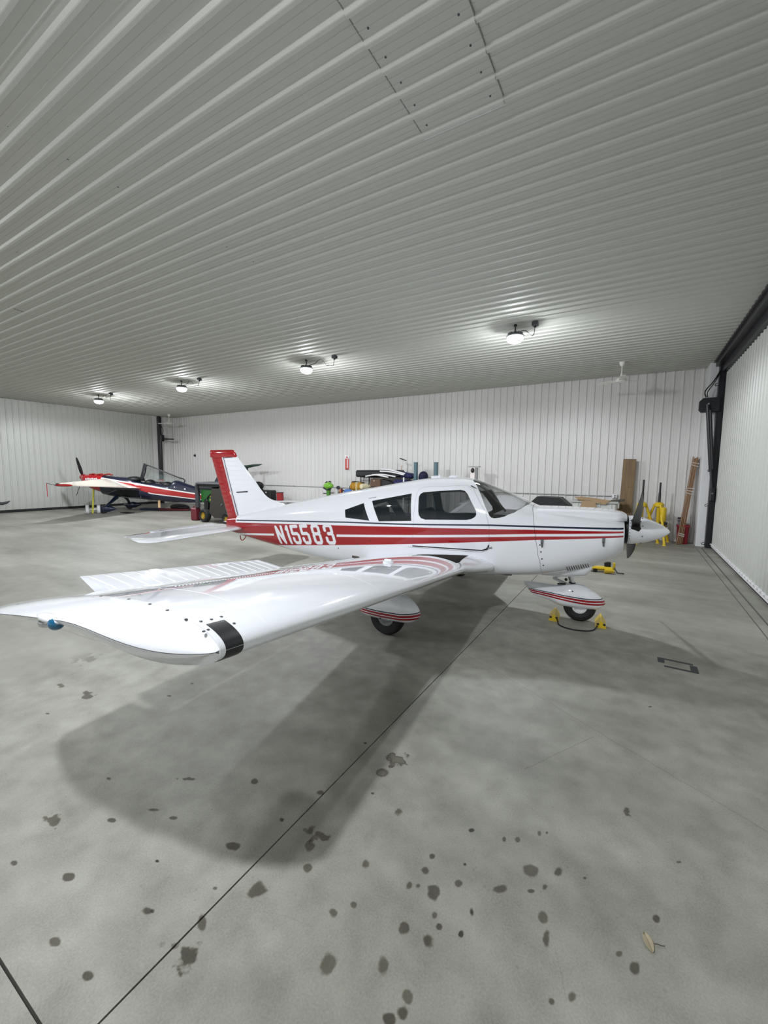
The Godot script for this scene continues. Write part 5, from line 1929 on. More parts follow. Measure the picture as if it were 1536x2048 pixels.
func build_back_wall_things() -> void:
	# conduit with its boxes
	var con := thing("wall_conduit", "thin grey metal conduit running level along the back wall", "conduit", Vector3(0, 0, ZB + 0.035))
	obj("pipe", S.new().tube([Vector3(-15.3, 1.15, 0), Vector3(-11.0, 1.155, 0), Vector3(-2.3, 1.195, 0), Vector3(-0.6, 1.20, 0)], 0.013, 8), M.galv, con)
	for x in [-11.09, -13.2, -1.6, -3.0, -5.2]:
		obj("strap", S.new().box(Vector3(x, lerpf(1.15, 1.2, (x + 15.3) / 14.7), 0), Vector3(0.03, 0.05, 0.04), 0.005), M.galv, con)
	var rb := thing("round_junction_box", "round dark grey junction box on the wall conduit, right of the green outboard motor", "junction box", Vector3(-11.05 + 0.35, 1.157, ZB + 0.05))
	obj("box_body", S.new().lathe([Vector2(0, 0.035), Vector2(0.07, 0.035), Vector2(0.075, 0.0), Vector2(0.075, -0.03), Vector2(0, -0.03)], Transform3D(Basis(Vector3.RIGHT, PI / 2), Vector3.ZERO), 18), M.dark_steel, rb)
	obj("drop_pipe", S.new().tube([Vector3(0, -0.07, 0), Vector3(-0.02, -0.5, 0)], 0.011, 6), M.galv, rb)
	var ot := thing("wall_outlet", "white square power outlet at the end of the wall conduit", "outlet", Vector3(-0.515, 1.2, ZB + 0.05))
	obj("cover_plate", S.new().box(Vector3.ZERO, Vector3(0.13, 0.13, 0.06), 0.02), M.trim_white, ot)
	for y in [0.026, -0.026]:
		obj("socket", S.new().lathe([Vector2(0.0, 0.004), Vector2(0.018, 0.004), Vector2(0.018, 0.0)], Transform3D(Basis(Vector3.RIGHT, PI / 2), Vector3(0, y, 0.03)), 12), M.dark_steel, ot)
	var kb := thing("wall_bell", "small grey round fitting high on the back wall near the left corner", "fitting", Vector3(-20.27, 2.59, ZB + 0.04))
	obj("fitting_body", S.new().lathe([Vector2(0, 0.05), Vector2(0.05, 0.04), Vector2(0.07, 0.0), Vector2(0.07, -0.03), Vector2(0, -0.03)], Transform3D(Basis(Vector3.RIGHT, PI / 2), Vector3.ZERO), 16), M.dark_steel, kb)
	# red and white sign
	var sg := thing("wall_sign", "narrow upright red and white sign with an arrow on the back wall", "sign", Vector3(-10.25, 2.19, ZB + 0.03))
	obj("sign_panel", S.new().box(Vector3.ZERO, Vector3(0.24, 0.62, 0.012), 0.004), M.trim_white, sg)
	obj("red_field", S.new().box(Vector3(0, -0.06, 0.008), Vector3(0.19, 0.46, 0.006), 0.002), paint("c04038", 0.5), sg)
	obj("white_band", S.new().box(Vector3(0.02, -0.03, 0.013), Vector3(0.045, 0.36, 0.004), 0.001), M.trim_white, sg)
	obj("arrow", S.new().extrude(PackedVector2Array([Vector2(-0.06, 0.2), Vector2(0.0, 0.28), Vector2(0.06, 0.2)]), 0.006, Transform3D(Basis(), Vector3(0, 0, 0.01))), paint("c04038", 0.5), sg)
	obj("dark_foot", S.new().box(Vector3(0, -0.27, 0.013), Vector3(0.09, 0.035, 0.004), 0.001), M.black, sg)
	# ceiling fans
	for k in [[-0.477, -12.29, "white ceiling fan near the black door post on the right", 35.0], [-20.80, -13.0, "white ceiling fan in the far left corner", 80.0]]:
		var fn := thing("ceiling_fan", k[2], "fan", Vector3(k[0], CEIL, k[1]), deg_to_rad(k[3]), "ceiling fans")
		obj("canopy_cup", S.new().lathe([Vector2(0.0, -0.002), Vector2(0.075, -0.002), Vector2(0.065, -0.07), Vector2(0.035, -0.125), Vector2(0.0, -0.125)], Transform3D(), 20), M.fan, fn)
		obj("down_rod", S.new().tube([Vector3(0, -0.1, 0), Vector3(0, -0.36, 0)], 0.013, 10), M.fan, fn)
		obj("motor", S.new().lathe([Vector2(0.0, -0.30), Vector2(0.02, -0.30), Vector2(0.035, -0.38), Vector2(0.11, -0.43), Vector2(0.125, -0.47), Vector2(0.11, -0.51), Vector2(0.0, -0.52)], Transform3D(), 24), M.fan, fn)
		for j in 3:
			var b := Basis(Vector3.UP, TAU * j / 3)
			var bl := S.new()
			bl.box(b * Vector3(0.37, -0.475, 0), Vector3(0.52, 0.008, 0.13), 0.003, b * Basis(Vector3.RIGHT, 0.2))
			bl.box(b * Vector3(0.14, -0.475, 0), Vector3(0.1, 0.012, 0.05), 0.004, b)
			obj("fan_blade", bl, M.fan, fn)
	# low white bench on the left and what stands on it
	var bn := thing("work_bench", "long low white bench along the back wall behind the tail", "bench", Vector3(-12.4, 0, -13.45))
	obj("bench_top", S.new().box(Vector3(0.0, 0.53, 0), Vector3(2.6, 0.05, 0.7), 0.01, rot(0, 0, 1.6)), M.trim_white, bn)
	for x in [-1.2, 0.0, 1.2]:
		obj("leg", S.new().box(Vector3(x, 0.25, 0.2), Vector3(0.06, 0.5, 0.06), 0.006), M.trim_white, bn)
		obj("leg", S.new().box(Vector3(x, 0.25, -0.2), Vector3(0.06, 0.5, 0.06), 0.006), M.trim_white, bn)
	var rx := thing("red_tool_box", "small upright red box beside the black cases on the low white bench", "box", Vector3(-13.42, 0.525, -13.4))
	obj("box_body", S.new().box(Vector3(0, 0.18, 0), Vector3(0.22, 0.35, 0.25), 0.02, rot(0, 15, 4)), paint("9c1e24", 0.5), rx)
	obj("lid_rim", S.new().box(Vector3(0, 0.35, 0), Vector3(0.24, 0.03, 0.27), 0.01, rot(0, 15, 4)), M.black, rx)
	var bc := thing("black_case", "black equipment case with a small white dot, left of the red box", "case", Vector3(-14.1, 0, -13.4))
	obj("case_body", S.new().box(Vector3(0, 0.48, 0), Vector3(0.56, 0.96, 0.4), 0.04), M.black, bc)
	obj("white_badge", S.new().ball(Vector3(0.02, 0.87, 0.2), Vector3(0.035, 0.035, 0.012), 10, 6), M.trim_white, bc)
	var st := thing("engine_stand", "black engine stand behind the fin carrying a long dark green propeller blade", "engine stand", Vector3(-14.72, 0, -13.35))
	var es := S.new()
	es.box(Vector3(0, 0.5, 0), Vector3(0.3, 1.0, 0.4), 0.03)
	es.ball(Vector3(0.0, 1.14, 0), Vector3(0.24, 0.2, 0.25), 14, 8)
	es.box(Vector3(0.12, 1.2, 0.05), Vector3(0.24, 0.16, 0.16), 0.03, rot(0, 0, -25))
	obj("engine_block", es, M.black, st)
	obj("mast", S.new().box(Vector3(-0.75, 1.0, 0), Vector3(0.1, 2.0, 0.1), 0.01), M.black, st)
	var pb := S.new()
	pb.tube([Vector3(-0.95, 2.02, 0), Vector3(-0.7, 2.0, 0), Vector3(-0.35, 2.05, 0), Vector3(0.0, 2.08, 0), Vector3(0.28, 2.115, 0)], [0.05, 0.075, 0.06, 0.05, 0.008], 10)
	obj("propeller_blade", pb, paint("1e3a30", 0.35), st)
	# lime green outboard motor
	var gm := thing("outboard_motor", "lime green small motor with black handles standing by the back wall", "motor", Vector3(-10.71, 0, -13.4))
	var gs := S.new()
	gs.ball(Vector3(0.0, 1.25, 0), Vector3(0.235, 0.13, 0.17), 20, 10)
	gs.ball(Vector3(0.03, 1.30, 0.03), Vector3(0.15, 0.10, 0.15), 16, 8)
	obj("motor_cover", gs, paint("7fbf3f", 0.35, 0.0, 0.4), gm)
	var gk := S.new()
	gk.tube(spline([Vector3(-0.16, 1.36, 0), Vector3(-0.05, 1.41, 0.04), Vector3(0.02, 1.37, 0.05)], 4), 0.022, 8)
	gk.tube(spline([Vector3(0.0, 1.38, 0), Vector3(0.08, 1.43, 0.03), Vector3(0.16, 1.40, 0.03)], 4), 0.022, 8)
	gk.tube([Vector3(-0.2, 1.16, 0.08), Vector3(-0.02, 1.08, 0.08), Vector3(0.2, 1.14, 0.08)], 0.03, 8)
	gk.tube([Vector3(-0.26, 0.93, 0.02), Vector3(0.0, 0.95, 0.02), Vector3(0.28, 0.97, 0.02)], 0.018, 8)
	obj("handle_bar", gk, M.black, gm)
	var gl := S.new()
	gl.tube([Vector3(0.0, 1.15, 0), Vector3(0.0, 0.75, 0)], [0.10, 0.07], 12)
	gl.tube([Vector3(-0.05, 0.8, 0.03), Vector3(-0.1, 0.45, 0.05)], 0.03, 8)
	obj("motor_leg", gl, paint("4f8a35", 0.5), gm)
	obj("stand", S.new().box(Vector3(0, 0.38, 0), Vector3(0.12, 0.76, 0.12), 0.01), M.black, gm)
	obj("stand_foot", S.new().box(Vector3(0, 0.03, 0), Vector3(0.6, 0.06, 0.5), 0.01), M.black, gm)
	# wire rack with its load
	var rk := thing("wire_rack", "black wire storage rack stacked with bags and boxes against the back wall", "rack", Vector3(-7.95, 0, -13.45))
	for x in [-1.0, 1.05]:
		for z in [-0.3, 0.3]:
			obj("post", S.new().tube([Vector3(x, 0, z), Vector3(x, 1.64, z)], 0.018, 8), M.black, rk)
	obj("post", S.new().box(Vector3(0.85, 0.85, 0.31), Vector3(0.05, 1.6, 0.03), 0.005), M.trim_white, rk)
	for y in [0.3, 0.86, 1.26, 1.62]:
		var sh := S.new()
		for z in [-0.3, -0.15, 0.0, 0.15, 0.3]:
			sh.tube([Vector3(-1.0, y, z), Vector3(1.05, y, z)], 0.009, 6)
		for i in 22:
			sh.tube([Vector3(-1.0 + i * 0.0976, y + 0.006, -0.3), Vector3(-1.0 + i * 0.0976, y + 0.006, 0.3)], 0.005, 5)
		obj("wire_shelf", sh, M.black, rk)
	var gd := S.new()
	for i in 6:
		gd.tube([Vector3(-1.0 + i * 0.12, 1.26, 0.31), Vector3(-1.0 + i * 0.12, 1.62, 0.31)], 0.008, 5)
	for y in [1.38, 1.50]:
		gd.tube([Vector3(-1.0, y, 0.31), Vector3(-0.4, y, 0.31)], 0.008, 5)
	obj("wire_side", gd, M.black, rk)
	tag(obj("long_black_case", S.new().box(Vector3(-8.3, 1.77, -13.45), Vector3(1.98, 0.26, 0.4), 0.05, rot(0, 0, 0.6)), M.black), "long black padded case lying on top of the wire rack", "case")
	for i in 4:
		var y := [1.66, 1.69, 1.76, 1.80][i] as float
		var x0 := [-8.75, -8.45, -8.1, -8.05][i] as float
		var sp := S.new()
		sp.tube(spline([Vector3(x0, y + [0.0, 0.03, 0.1, 0.14][i], -13.17 + 0.01 * i), Vector3(x0 + 0.45, y + [0.06, 0.05, 0.08, 0.10][i], -13.16 + 0.01 * i), Vector3(x0 + 1.0, y - 0.02, -13.17 + 0.01 * i)], 6), 0.026, 8)
		var lab: String = ["lowest long white curved fairing strip on the wire rack", "second white curved fairing strip up on the wire rack", "third white curved fairing strip up, laid across the black case", "topmost white curved fairing strip over the black case"][i]
		tag(obj("fairing_strip", sp, M.trim_white), lab, "fairing strip", "white strips on the rack")
	var br := thing("squeegee", "squeegee with a white handle standing head up behind the wire rack", "squeegee", Vector3(-7.45, 0, -13.62))
	obj("head", S.new().box(Vector3(0.05, 2.30, 0), Vector3(0.28, 0.035, 0.05), 0.008, rot(0, 0, -18)), M.black, br)
	obj("handle", S.new().tube([Vector3(0.04, 2.28, 0), Vector3(-0.02, 1.95, 0), Vector3(-0.1, 0.0, 0.1)], 0.015, 8), paint("c9a48a", 0.6), br)
	obj("white_sleeve", S.new().tube([Vector3(0.04, 2.285, 0), Vector3(-0.0, 2.08, 0)], 0.02, 8), M.trim_white, br)
	var brown := thing("brown_box", "brown leather-look case on the wire rack shelf", "case", Vector3(-8.28, 1.275, -13.3))
	obj("case_body", S.new().box(Vector3(0, 0.15, 0), Vector3(0.44, 0.29, 0.4), 0.02), paint("5e4636", 0.7), brown)
	obj("clasp", S.new().box(Vector3(-0.05, 0.23, 0.2), Vector3(0.03, 0.04, 0.015), 0.004), M.trim_white, brown)
	var db := S.new()
	db.extrude(PackedVector2Array([Vector2(-0.25, 0.0), Vector2(0.3, 0.0), Vector2(0.3, 0.14), Vector2(0.0, 0.25), Vector2(-0.25, 0.28)]), 0.4, Transform3D(Basis(), Vector3(-7.8, 1.275, -13.35)))
	tag(obj("dark_cowling_piece", db, M.black), "black sloped cowling piece on the rack between the brown case and blue tarp", "cowling")
	var tp := S.new()
	tp.box(Vector3(-7.25, 1.42, -13.35), Vector3(0.62, 0.30, 0.45), 0.08)
	tp.box(Vector3(-7.1, 1.72, -13.4), Vector3(0.5, 0.20, 0.4), 0.08, rot(0, 0, -8))
	tag(obj("blue_tarp", tp, paint("1f2350", 0.7)), "dark blue folded tarp at the right end of the wire rack", "tarp")
	var bb := S.new()
	bb.ball(Vector3(-6.55, 1.68, -13.6), Vector3(0.17, 0.2, 0.2), 14, 8)
	bb.box(Vector3(-6.55, 1.0, -13.62), Vector3(0.22, 1.2, 0.25), 0.05)
	tag(obj("blue_duffel_bag", bb, paint("191b3a", 0.8)), "dark blue bag hanging behind the left teal post", "bag")
	var hose := thing("hose_coil", "yellow ribbed hose coiled on its side left of the wire rack", "hose", Vector3(-9.08, 1.27, -13.1))
	var hc := S.new()
	for i in 6:
		var c := []
		for j in 25:
			var w := TAU * j / 24
			c.append(Vector3(-0.2 + i * 0.075, 0.13 * cos(w), 0.13 * sin(w)))
		hc.tube(c, 0.034, 8)
	obj("coils", hc, paint("b5882a", 0.6), hose)
	obj("tie_band", S.new().box(Vector3(0.05, 0.0, 0.0), Vector3(0.04, 0.35, 0.34), 0.02), paint("d9cda8", 0.6), hose)
	var roll := thing("cloth_roll", "cream rolled cloth lying beside the yellow hose coil", "cloth roll", Vector3(-8.72, 1.29, -13.05))
	obj("roll_body", S.new().lathe([Vector2(0.0, 0.15), Vector2(0.095, 0.15), Vector2(0.105, 0.1), Vector2(0.105, -0.3), Vector2(0.0, -0.3)], Transform3D(rot(90, 0, 0) * rot(0, 0, 20), Vector3.ZERO), 20), paint("d9cfae", 0.9), roll)
	var bg := S.new()
	bg.box(Vector3(-9.27, 1.36, -13.42), Vector3(0.5, 0.18, 0.35), 0.06, rot(0, 0, -5))
	bg.box(Vector3(-9.5, 1.22, -13.4), Vector3(0.2, 0.22, 0.3), 0.06)
	tag(obj("black_gear_bag", bg, M.black), "black soft bag above the yellow hose coil", "bag")
	var tb := thing("side_table", "low dark table left of the wire rack, under the hose coil and blue jug", "table", Vector3(-9.45, 0, -13.35))
	obj("table_top", S.new().box(Vector3(0.0, 1.09, -0.1), Vector3(0.9, 0.04, 0.5), 0.008), M.black, tb)
	obj("table_shelf", S.new().box(Vector3(0.0, 0.97, 0.05), Vector3(0.95, 0.03, 0.7), 0.008), M.black, tb)
	for x in [-0.42, 0.42]:
		for z in [-0.25, 0.33]:
			obj("leg", S.new().box(Vector3(x, 0.53, z), Vector3(0.05, 1.06, 0.05), 0.005), M.black, tb)
	var jug := thing("blue_jug", "bright blue jug on the low table left of the wire rack", "jug", Vector3(-9.5, 0.985, -13.05))
	obj("jug_body", S.new().lathe([Vector2(0.0, 0.0), Vector2(0.085, 0.0), Vector2(0.09, 0.05), Vector2(0.085, 0.3), Vector2(0.04, 0.36), Vector2(0.0, 0.36)], Transform3D(rot(0, 0, 90), Vector3(0.22, 0.09, 0)), 18), paint("3f6fb4", 0.5), jug)
	obj("cap", S.new().box(Vector3(0.25, 0.10, 0), Vector3(0.06, 0.08, 0.08), 0.01), M.trim_white, jug)
	var ob := thing("orange_bottle", "orange and dark red bottle beside the blue jug", "bottle", Vector3(-9.84, 0.985, -13.05))
	obj("bottle_body", S.new().lathe([Vector2(0.0, 0.0), Vector2(0.05, 0.0), Vector2(0.05, 0.12), Vector2(0.03, 0.16), Vector2(0.0, 0.16)], Transform3D(), 14), paint("c4742e", 0.5), ob)
	obj("label_band", S.new().box(Vector3(0.06, 0.1, 0), Vector3(0.07, 0.2, 0.08), 0.015), paint("5a2320", 0.5), ob)
	# two teal posts and a white post: lift columns
	for k in [[-6.76, "left of the two teal steel posts behind the cabin roof"], [-5.975, "right of the two teal steel posts behind the cabin roof"]]:
		var p := thing("steel_post", k[1], "post", Vector3(k[0], 0, -13.4), 0.0, "teal posts")
		var ps := S.new()
		ps.box(Vector3(0, 1.1, 0), Vector3(0.12, 2.18, 0.12), 0.012)
		obj("column", ps, paint("4e6a74", 0.45), p)
		obj("end_cap", S.new().box(Vector3(0, 2.185, 0), Vector3(0.13, 0.012, 0.13), 0.004), M.dark_steel, p)
		obj("base_plate", S.new().box(Vector3(0, 0.015, 0), Vector3(0.3, 0.03, 0.3), 0.005), M.dark_steel, p)
	var wp := thing("white_column", "white steel column with a flat top plate and a black fitting, right of the teal posts", "post", Vector3(-4.62, 0, -13.4))
	obj("column", S.new().box(Vector3(-0.01, 1.0, 0.04), Vector3(0.16, 2.02, 0.12), 0.01), paint("e8dfdc", 0.5), wp)
	obj("side_channel", S.new().box(Vector3(0.09, 1.0, -0.02), Vector3(0.06, 2.02, 0.14), 0.006), M.galv, wp)
	obj("top_plate", S.new().box(Vector3(0.02, 2.04, 0), Vector3(0.36, 0.03, 0.24), 0.006), M.galv, wp)
	obj("black_fitting", S.new().ball(Vector3(0.0, 1.92, 0.12), Vector3(0.06, 0.08, 0.05), 14, 8), M.black, wp)
	obj("black_channel", S.new().box(Vector3(-0.1, 1.0, 0.0), Vector3(0.025, 1.96, 0.1), 0.004), M.black, wp)
	obj("base_plate", S.new().box(Vector3(0, 0.015, 0), Vector3(0.34, 0.03, 0.3), 0.005), M.galv, wp)


func build_right_corner() -> void:
	# black sloped tool cart lid
	var tc := thing("tool_cart", "black cart with a sloped lid behind the engine cowl", "cart", Vector3(-2.17, 0, -13.4))
	obj("lid", S.new().extrude(PackedVector2Array([Vector2(-0.62, 0.90), Vector2(0.62, 0.86), Vector2(0.28, 1.145), Vector2(-0.36, 1.155)]), 0.6), M.black, tc)
	obj("cart_body", S.new().box(Vector3(0, 0.5, 0), Vector3(1.1, 0.74, 0.56), 0.03), M.dark_steel, tc)
	for x in [-0.4, 0.4]:
		obj("caster", S.new().lathe([Vector2(0, 0.03), Vector2(0.065, 0.03), Vector2(0.065, -0.03), Vector2(0, -0.03)], Transform3D(Basis(Vector3.RIGHT, PI / 2), Vector3(x, 0.066, 0.2)), 16), M.rubber, tc)
		obj("caster", S.new().lathe([Vector2(0, 0.03), Vector2(0.065, 0.03), Vector2(0.065, -0.03), Vector2(0, -0.03)], Transform3D(Basis(Vector3.RIGHT, PI / 2), Vector3(x, 0.066, -0.2)), 16), M.rubber, tc)
	# white bin and the torn cardboard on it
	var bn := thing("white_crate", "large whitish plastic crate by the back wall under brown cardboard", "crate", Vector3(-0.98, 0, -13.35))
	var cs := S.new()
	cs.box(Vector3(0, 0.54, 0), Vector3(1.12, 1.02, 0.6), 0.04)
	for x in [-0.42, -0.14, 0.14, 0.42]:
		cs.box(Vector3(x, 0.54, 0.3), Vector3(0.05, 0.96, 0.03), 0.008)
	obj("crate_body", cs, paint("c4c6c2", 0.5), bn)
	obj("rim", S.new().box(Vector3(0, 1.06, 0), Vector3(1.22, 0.06, 0.68), 0.02), paint("b2b4b0", 0.5), bn)
	var sb := S.new()
	var pts := PackedVector2Array([Vector2(-0.50, 0.20), Vector2(-0.30, 0.22), Vector2(0.05, 0.19), Vector2(0.42, 0.14), Vector2(0.30, 0.02), Vector2(0.06, 0.05), Vector2(0.10, -0.08), Vector2(0.0, -0.22), Vector2(-0.36, -0.18), Vector2(-0.28, 0.08)])
	sb.extrude(pts, 0.012, Transform3D(rot(-12, 0, 0), Vector3(-1.0, 0.99, -12.98)))
	sb.box(Vector3(-0.98, 1.105, -13.3), Vector3(0.9, 0.03, 0.6), 0.008, rot(0, 4, -3))
	tag(obj("cardboard_sheet", sb, paint("9d8567", 0.9)), "torn brown cardboard sheet draped over the whitish crate", "cardboard")
	tag(obj("dark_offcut", S.new().box(Vector3(-0.42, 1.11, -13.4), Vector3(0.34, 0.05, 0.3), 0.01, rot(0, 0, 8)), paint("4a4640", 0.9)), "dark flat scrap lying on the right end of the whitish crate", "scrap")
	# tall board
	var bd := S.new()
	bd.box(Vector3(-0.22, 1.14, -13.84), Vector3(0.32, 2.29, 0.022), 0.003, rot(-3.5, 0, -1.2))
	bd.lathe([Vector2(0.0, 0.014), Vector2(0.016, 0.014), Vector2(0.016, 0.0)], Transform3D(rot(86, 0, 0), Vector3(-0.2, 1.5, -13.815)), 10)
	var bm := paint("8a6c4b", 0.75)
	bm.uv1_triplanar = true
	bm.uv1_scale = Vector3(1.5, 0.4, 1.5)
	bm.albedo_texture = wood_tex(Color("6f5a44"), Color("86704f"))
	bm.albedo_color = Color(1, 1, 1)
	tag(obj("plywood_board", bd, bm), "tall brown plywood board leaning on the back wall behind the propeller", "board")
	# two yellow tripod jacks
	for k in [[0.17, -13.25, "yellow tripod jack with a black screw, the one nearer the plywood board", 0.3, 1.71, false], [0.56, -13.45, "yellow tripod jack with a cylinder on its side, the one nearer the red bin", 0.9, 1.64, true]]:
		var j := thing("tripod_jack", k[2], "jack", Vector3(k[0], 0, k[1]), k[3], "yellow jacks")
		var hh: float = k[4]
		obj("screw", S.new().tube([Vector3(0, 1.0, 0), Vector3(0, 1.36, 0), Vector3(0, 1.37, 0), Vector3(0, hh, 0)], [0.034, 0.03, 0.024, 0.022], 12), M.black, j)
		obj("head_plate", S.new().lathe([Vector2(0.0, 1.11), Vector2(0.07, 1.11), Vector2(0.12, 1.06), Vector2(0.12, 1.0), Vector2(0.06, 0.98), Vector2(0.0, 0.98)], Transform3D(), 18), M.yellow, j)
		obj("inner_tube", S.new().tube([Vector3(0, 1.0, 0), Vector3(0, 0.28, 0)], 0.045, 12), M.yellow, j)
		for i in 3:
			var b := Basis(Vector3.UP, TAU * i / 3)
			obj("leg", S.new().tube([b * Vector3(0.09, 1.05, 0), b * Vector3(0.44, 0.03, 0)], 0.032, 10), M.yellow, j)
			obj("foot_pad", S.new().lathe([Vector2(0.0, 0.035), Vector2(0.03, 0.035), Vector2(0.05, 0.0), Vector2(0.0, 0.0)], Transform3D(Basis(), b * Vector3(0.44, 0.0, 0)), 12), M.yellow, j)
			obj("brace", S.new().tube([b * Vector3(0.345, 0.3, 0), Basis(Vector3.UP, TAU * (i + 1) / 3) * Vector3(0.345, 0.3, 0)], 0.014, 8), M.yellow, j)
		if k[5]:
			var b2 := Basis(Vector3.UP, -float(k[3]))
			obj("pressure_cylinder", S.new().lathe([Vector2(0.0, 0.99), Vector2(0.05, 0.985), Vector2(0.072, 0.96), Vector2(0.072, 0.64), Vector2(0.05, 0.60), Vector2(0.0, 0.60)], Transform3D(Basis(), b2 * Vector3(0.10, 0, 0.14)), 20), M.yellow, j)
			obj("pump_unit", S.new().box(b2 * Vector3(0.14, 0.55, 0.14), Vector3(0.16, 0.10, 0.10), 0.02), M.dark_steel, j)
			obj("pressure_hose", S.new().tube(spline([b2 * Vector3(0.1, 0.6, 0.14), b2 * Vector3(0.02, 0.52, 0.2), b2 * Vector3(0.12, 0.45, 0.2), b2 * Vector3(0.22, 0.5, 0.16)], 5), 0.012, 6), M.black, j)
	# red bin and the box in it
	var rb := thing("red_bin", "red plastic bin behind the leaning wooden planks", "bin", Vector3(1.15, 0, -13.74))
	var rs := S.new()
	var rings := []
	for q in [[0.0, 0.115], [0.02, 0.12], [0.46, 0.135], [0.47, 0.15], [0.51, 0.15], [0.51, 0.125], [0.06, 0.11], [0.06, 0.02]]:
		var r := PackedVector3Array()
		for j in 20:
			var w := TAU * j / 20
			r.append(Vector3(q[1] * 1.02 * signf(cos(w)) * pow(absf(cos(w)), 0.5), q[0], q[1] * signf(sin(w)) * pow(absf(sin(w)), 0.5)))
		rings.append(r)
	rs.loft(rings)
	obj("bin_body", rs, paint("8c2230", 0.5), rb)
	var bx := thing("grey_carton", "grey carton with black bands sticking out of the red bin", "carton", Vector3(1.10, 0.10, -13.76))
	obj("carton_body", S.new().box(Vector3(0, 0.30, 0), Vector3(0.14, 0.6, 0.10), 0.008, rot(0, 0, 2)), paint("75757c", 0.7), bx)
	obj("black_band", S.new().box(Vector3(-0.01, 0.585, 0), Vector3(0.145, 0.04, 0.105), 0.004, rot(0, 0, 2)), M.black, bx)
	obj("black_band", S.new().box(Vector3(-0.008, 0.515, 0), Vector3(0.145, 0.02, 0.105), 0.004, rot(0, 0, 2)), M.black, bx)
	# bundle of planks: every plank a thing of its own
	var wm := paint("ffffff", 0.6)
	wm.albedo_texture = wood_tex(Color("7a5c45"), Color("a3866a"))
	wm.uv1_triplanar = true
	wm.uv1_scale = Vector3(6, 0.7, 6)
	var wm2 := paint("e6d3b4", 0.6)
	wm2.albedo_texture = wm.albedo_texture
	wm2.uv1_triplanar = true
	wm2.uv1_scale = Vector3(6, 0.7, 6)
	var labs := ["leftmost leaning wooden trim plank of the bundle by the red bin", "second leaning wooden plank from the left in the bundle", "third leaning wooden plank from the left in the bundle", "rightmost leaning wooden plank of the bundle, nearest the black post"]
	for i in 4:
		var foot := Vector3(1.02 + 0.036 * i, 0.0, -13.52 - 0.01 * i)
		var head := Vector3(1.275 + 0.029 * i, 2.33 - 0.015 * ((i * 3) % 4), -13.98 + 0.012 * i)
		var up := (head - foot).normalized()
		var xa := Vector3(1, 0, 0)
		xa = (xa - up * xa.dot(up)).normalized()
		var b := Basis(xa, up, xa.cross(up))
		var ps := S.new()
		ps.box((foot + head) * 0.5 + Vector3(0, 0.004, 0), Vector3(0.026, head.distance_to(foot), 0.075), 0.003, b)
		tag(obj("wooden_plank", ps, wm if i % 2 == 0 else wm2), labs[i], "plank", "bundle of leaning planks")
	var wrap := S.new()
	for k in [0.10, 0.12, 0.58, 0.61, 0.64, 0.90, 0.93]:
		var c := Vector3(1.075, 0.0, -13.51).lerp(Vector3(1.345, 2.32, -13.96), k)
		wrap.box(c, Vector3(0.155, 0.03, 0.10), 0.01, rot(-11, 0, -6.7 + 12.0 * sin(k * 40.0)))
	tag(obj("plastic_wrap", wrap, glass("f2ece4", 0.45)), "clear plastic wrap holding the leaning planks together", "wrap")


func wood_tex(a: Color, b: Color) -> Texture2D:
	var n := noise_img(256, 64, 0.03, 61, 4)
	n.resize(256, 512, Image.INTERPOLATE_CUBIC)
	var d := n.get_data()
	var out := PackedByteArray()
	out.resize(256 * 512 * 3)
	for i in 256 * 512:
		var c := a.lerp(b, clampf(d[i] / 255.0 * 1.5 - 0.25, 0.0, 1.0))
		out[i * 3] = int(c.r * 255)
		out[i * 3 + 1] = int(c.g * 255)
		out[i * 3 + 2] = int(c.b * 255)
	return ImageTexture.create_from_image(Image.create_from_data(256, 512, false, Image.FORMAT_RGB8, out))


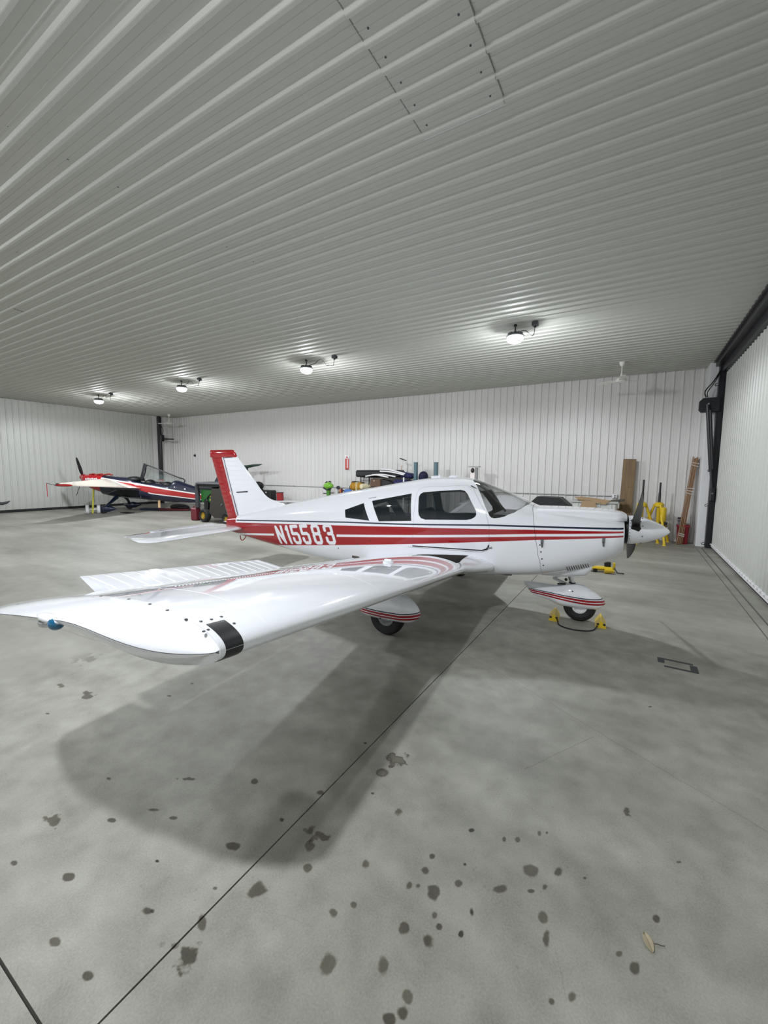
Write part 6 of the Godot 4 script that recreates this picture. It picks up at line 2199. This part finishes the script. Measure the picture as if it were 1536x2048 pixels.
func build_floor_things() -> void:
	# wheel chocks on a rope at the nose wheel: each chock a wedge with a hollow
	for k in [[-0.30, "left yellow chock behind the nose wheel"], [0.235, "right yellow chock ahead of the nose wheel"]]:
		var b := Basis(Vector3.UP, 0.0929)
		var c := thing("wheel_chock", k[1], "chock", Vector3(-0.5164, 0, -5.7434) + b * Vector3(k[0], 0, 0.03), 0.0929, "yellow chocks at the nose wheel")
		var s := S.new()
		s.extrude(PackedVector2Array([Vector2(-0.062, 0.0), Vector2(0.062, 0.0), Vector2(0.05, 0.02), Vector2(0.008, 0.085), Vector2(-0.008, 0.085), Vector2(-0.05, 0.02)]), 0.32)
		obj("wedge", s, M.yellow, c)
		s = S.new()
		for x in [-0.034, 0.034]:
			s.ball(Vector3(x, 0.048, 0.159), Vector3(0.016, 0.014, 0.006), 10, 6)
		obj("rope_hole", s, M.black, c)
	var rp := S.new()
	var bb := Basis(Vector3.UP, 0.0929)
	var o := Vector3(-0.5164, 0, -5.7434)
	var path := []
	for q in [Vector3(-0.265, 0.05, 0.185), Vector3(-0.25, 0.02, 0.23), Vector3(-0.22, 0.008, 0.33), Vector3(-0.12, 0.008, 0.40), Vector3(-0.02, 0.008, 0.41), Vector3(0.09, 0.008, 0.38), Vector3(0.16, 0.008, 0.30), Vector3(0.195, 0.03, 0.20)]:
		path.append(o + bb * q)
	rp.tube(spline(path, 6), 0.008, 8)
	tag(obj("chock_rope", rp, M.black), "black rope loop joining the two nose wheel chocks on the floor", "rope")
	# yellow tow bar on the floor beyond the nose
	var tw := thing("tow_bar", "yellow floor tug with a black box and thin handle lying beyond the nose wheel", "tow bar", Vector3(-0.43, 0, -8.85), 0.15)
	var ts := S.new()
	ts.box(Vector3(-0.05, 0.07, -0.02), Vector3(0.42, 0.07, 0.14), 0.03, rot(0, 8, 0))
	obj("tug_body", ts, M.yellow, tw)
	obj("yoke_arm", S.new().tube([Vector3(0.0, 0.05, 0.1), Vector3(0.16, 0.05, 0.1)], [0.05, 0.03], 10), M.yellow, tw)
	obj("black_box", S.new().box(Vector3(0.06, 0.15, -0.05), Vector3(0.11, 0.09, 0.08), 0.01), M.black, tw)
	obj("upright", S.new().box(Vector3(0.17, 0.12, -0.03), Vector3(0.04, 0.14, 0.04), 0.008), M.yellow, tw)
	var hd := S.new()
	hd.tube([Vector3(0.17, 0.10, 0.0), Vector3(0.22, 0.02, 0.06), Vector3(0.33, 0.014, 0.05)], 0.010, 8)
	obj("handle_rod", hd, M.dark_steel, tw)
	for z in [-0.1, 0.06]:
		obj("wheel", S.new().lathe([Vector2(0, 0.02), Vector2(0.035, 0.02), Vector2(0.035, -0.02), Vector2(0, -0.02)], Transform3D(Basis(Vector3.RIGHT, PI / 2), Vector3(-0.15, 0.035, z)), 14), M.rubber, tw)
	# dark tape frame stuck to the floor on the right
	var tape := thing("floor_tape_mark", "dark tape rectangle with squares at both ends stuck on the floor", "tape mark", Vector3(0.455, 0.0, -4.88), -0.0)
	var tm := paint("3d3e41", 0.7)
	for k in [[0.0, -0.098, 0.26, 0.034], [0.02, 0.088, 0.27, 0.034]]:
		obj("tape_strip", S.new().box(Vector3(k[0], 0.001, k[1]), Vector3(k[2], 0.002, k[3]), 0.0, rot(0, -1.5, 0)), tm, tape)
	obj("tape_square", S.new().box(Vector3(-0.135, 0.0012, -0.055), Vector3(0.058, 0.0024, 0.125)), tm, tape)
	obj("tape_square", S.new().box(Vector3(0.13, 0.0012, 0.02), Vector3(0.06, 0.0024, 0.16)), tm, tape)
	# dry leaf with its stalk
	var lf := thing("dry_leaf", "dry tan leaf with a thin stalk lying on the floor at the lower right", "leaf", Vector3(0.150, 0.0, -1.842), deg_to_rad(-65))
	var s2 := S.new()
	var rings := []
	for i in 13:
		var k := i / 12.0
		var w := 0.0175 * pow(sin(PI * clampf(k * 0.94 + 0.03, 0.0, 1.0)), 0.6)
		var r := PackedVector3Array()
		for j in 7:
			var u := j / 3.0 - 1.0
			r.append(Vector3(lerpf(-0.034, 0.034, k), 0.004 + 0.006 * u * u + 0.004 * sin(k * 5.0), w * u))
		for j in 7:
			var u := 1.0 - j / 3.0
			r.append(Vector3(lerpf(-0.034, 0.034, k), 0.0028 + 0.006 * u * u + 0.004 * sin(k * 5.0), w * u))
		rings.append(r)
	s2.loft(rings)
	obj("blade", s2, paint("a39880", 0.85), lf)
	obj("midrib", S.new().tube([Vector3(-0.032, 0.006, 0), Vector3(0.0, 0.009, 0), Vector3(0.03, 0.005, 0)], 0.0009, 6), paint("7b6545", 0.8), lf)
	obj("stalk", S.new().tube(spline([Vector3(0.005, 0.006, -0.012), Vector3(0.002, 0.005, -0.03), Vector3(0.006, 0.004, -0.05), Vector3(0.004, 0.003, -0.062)], 4), 0.0011, 6), paint("4b3a2a", 0.8), lf)
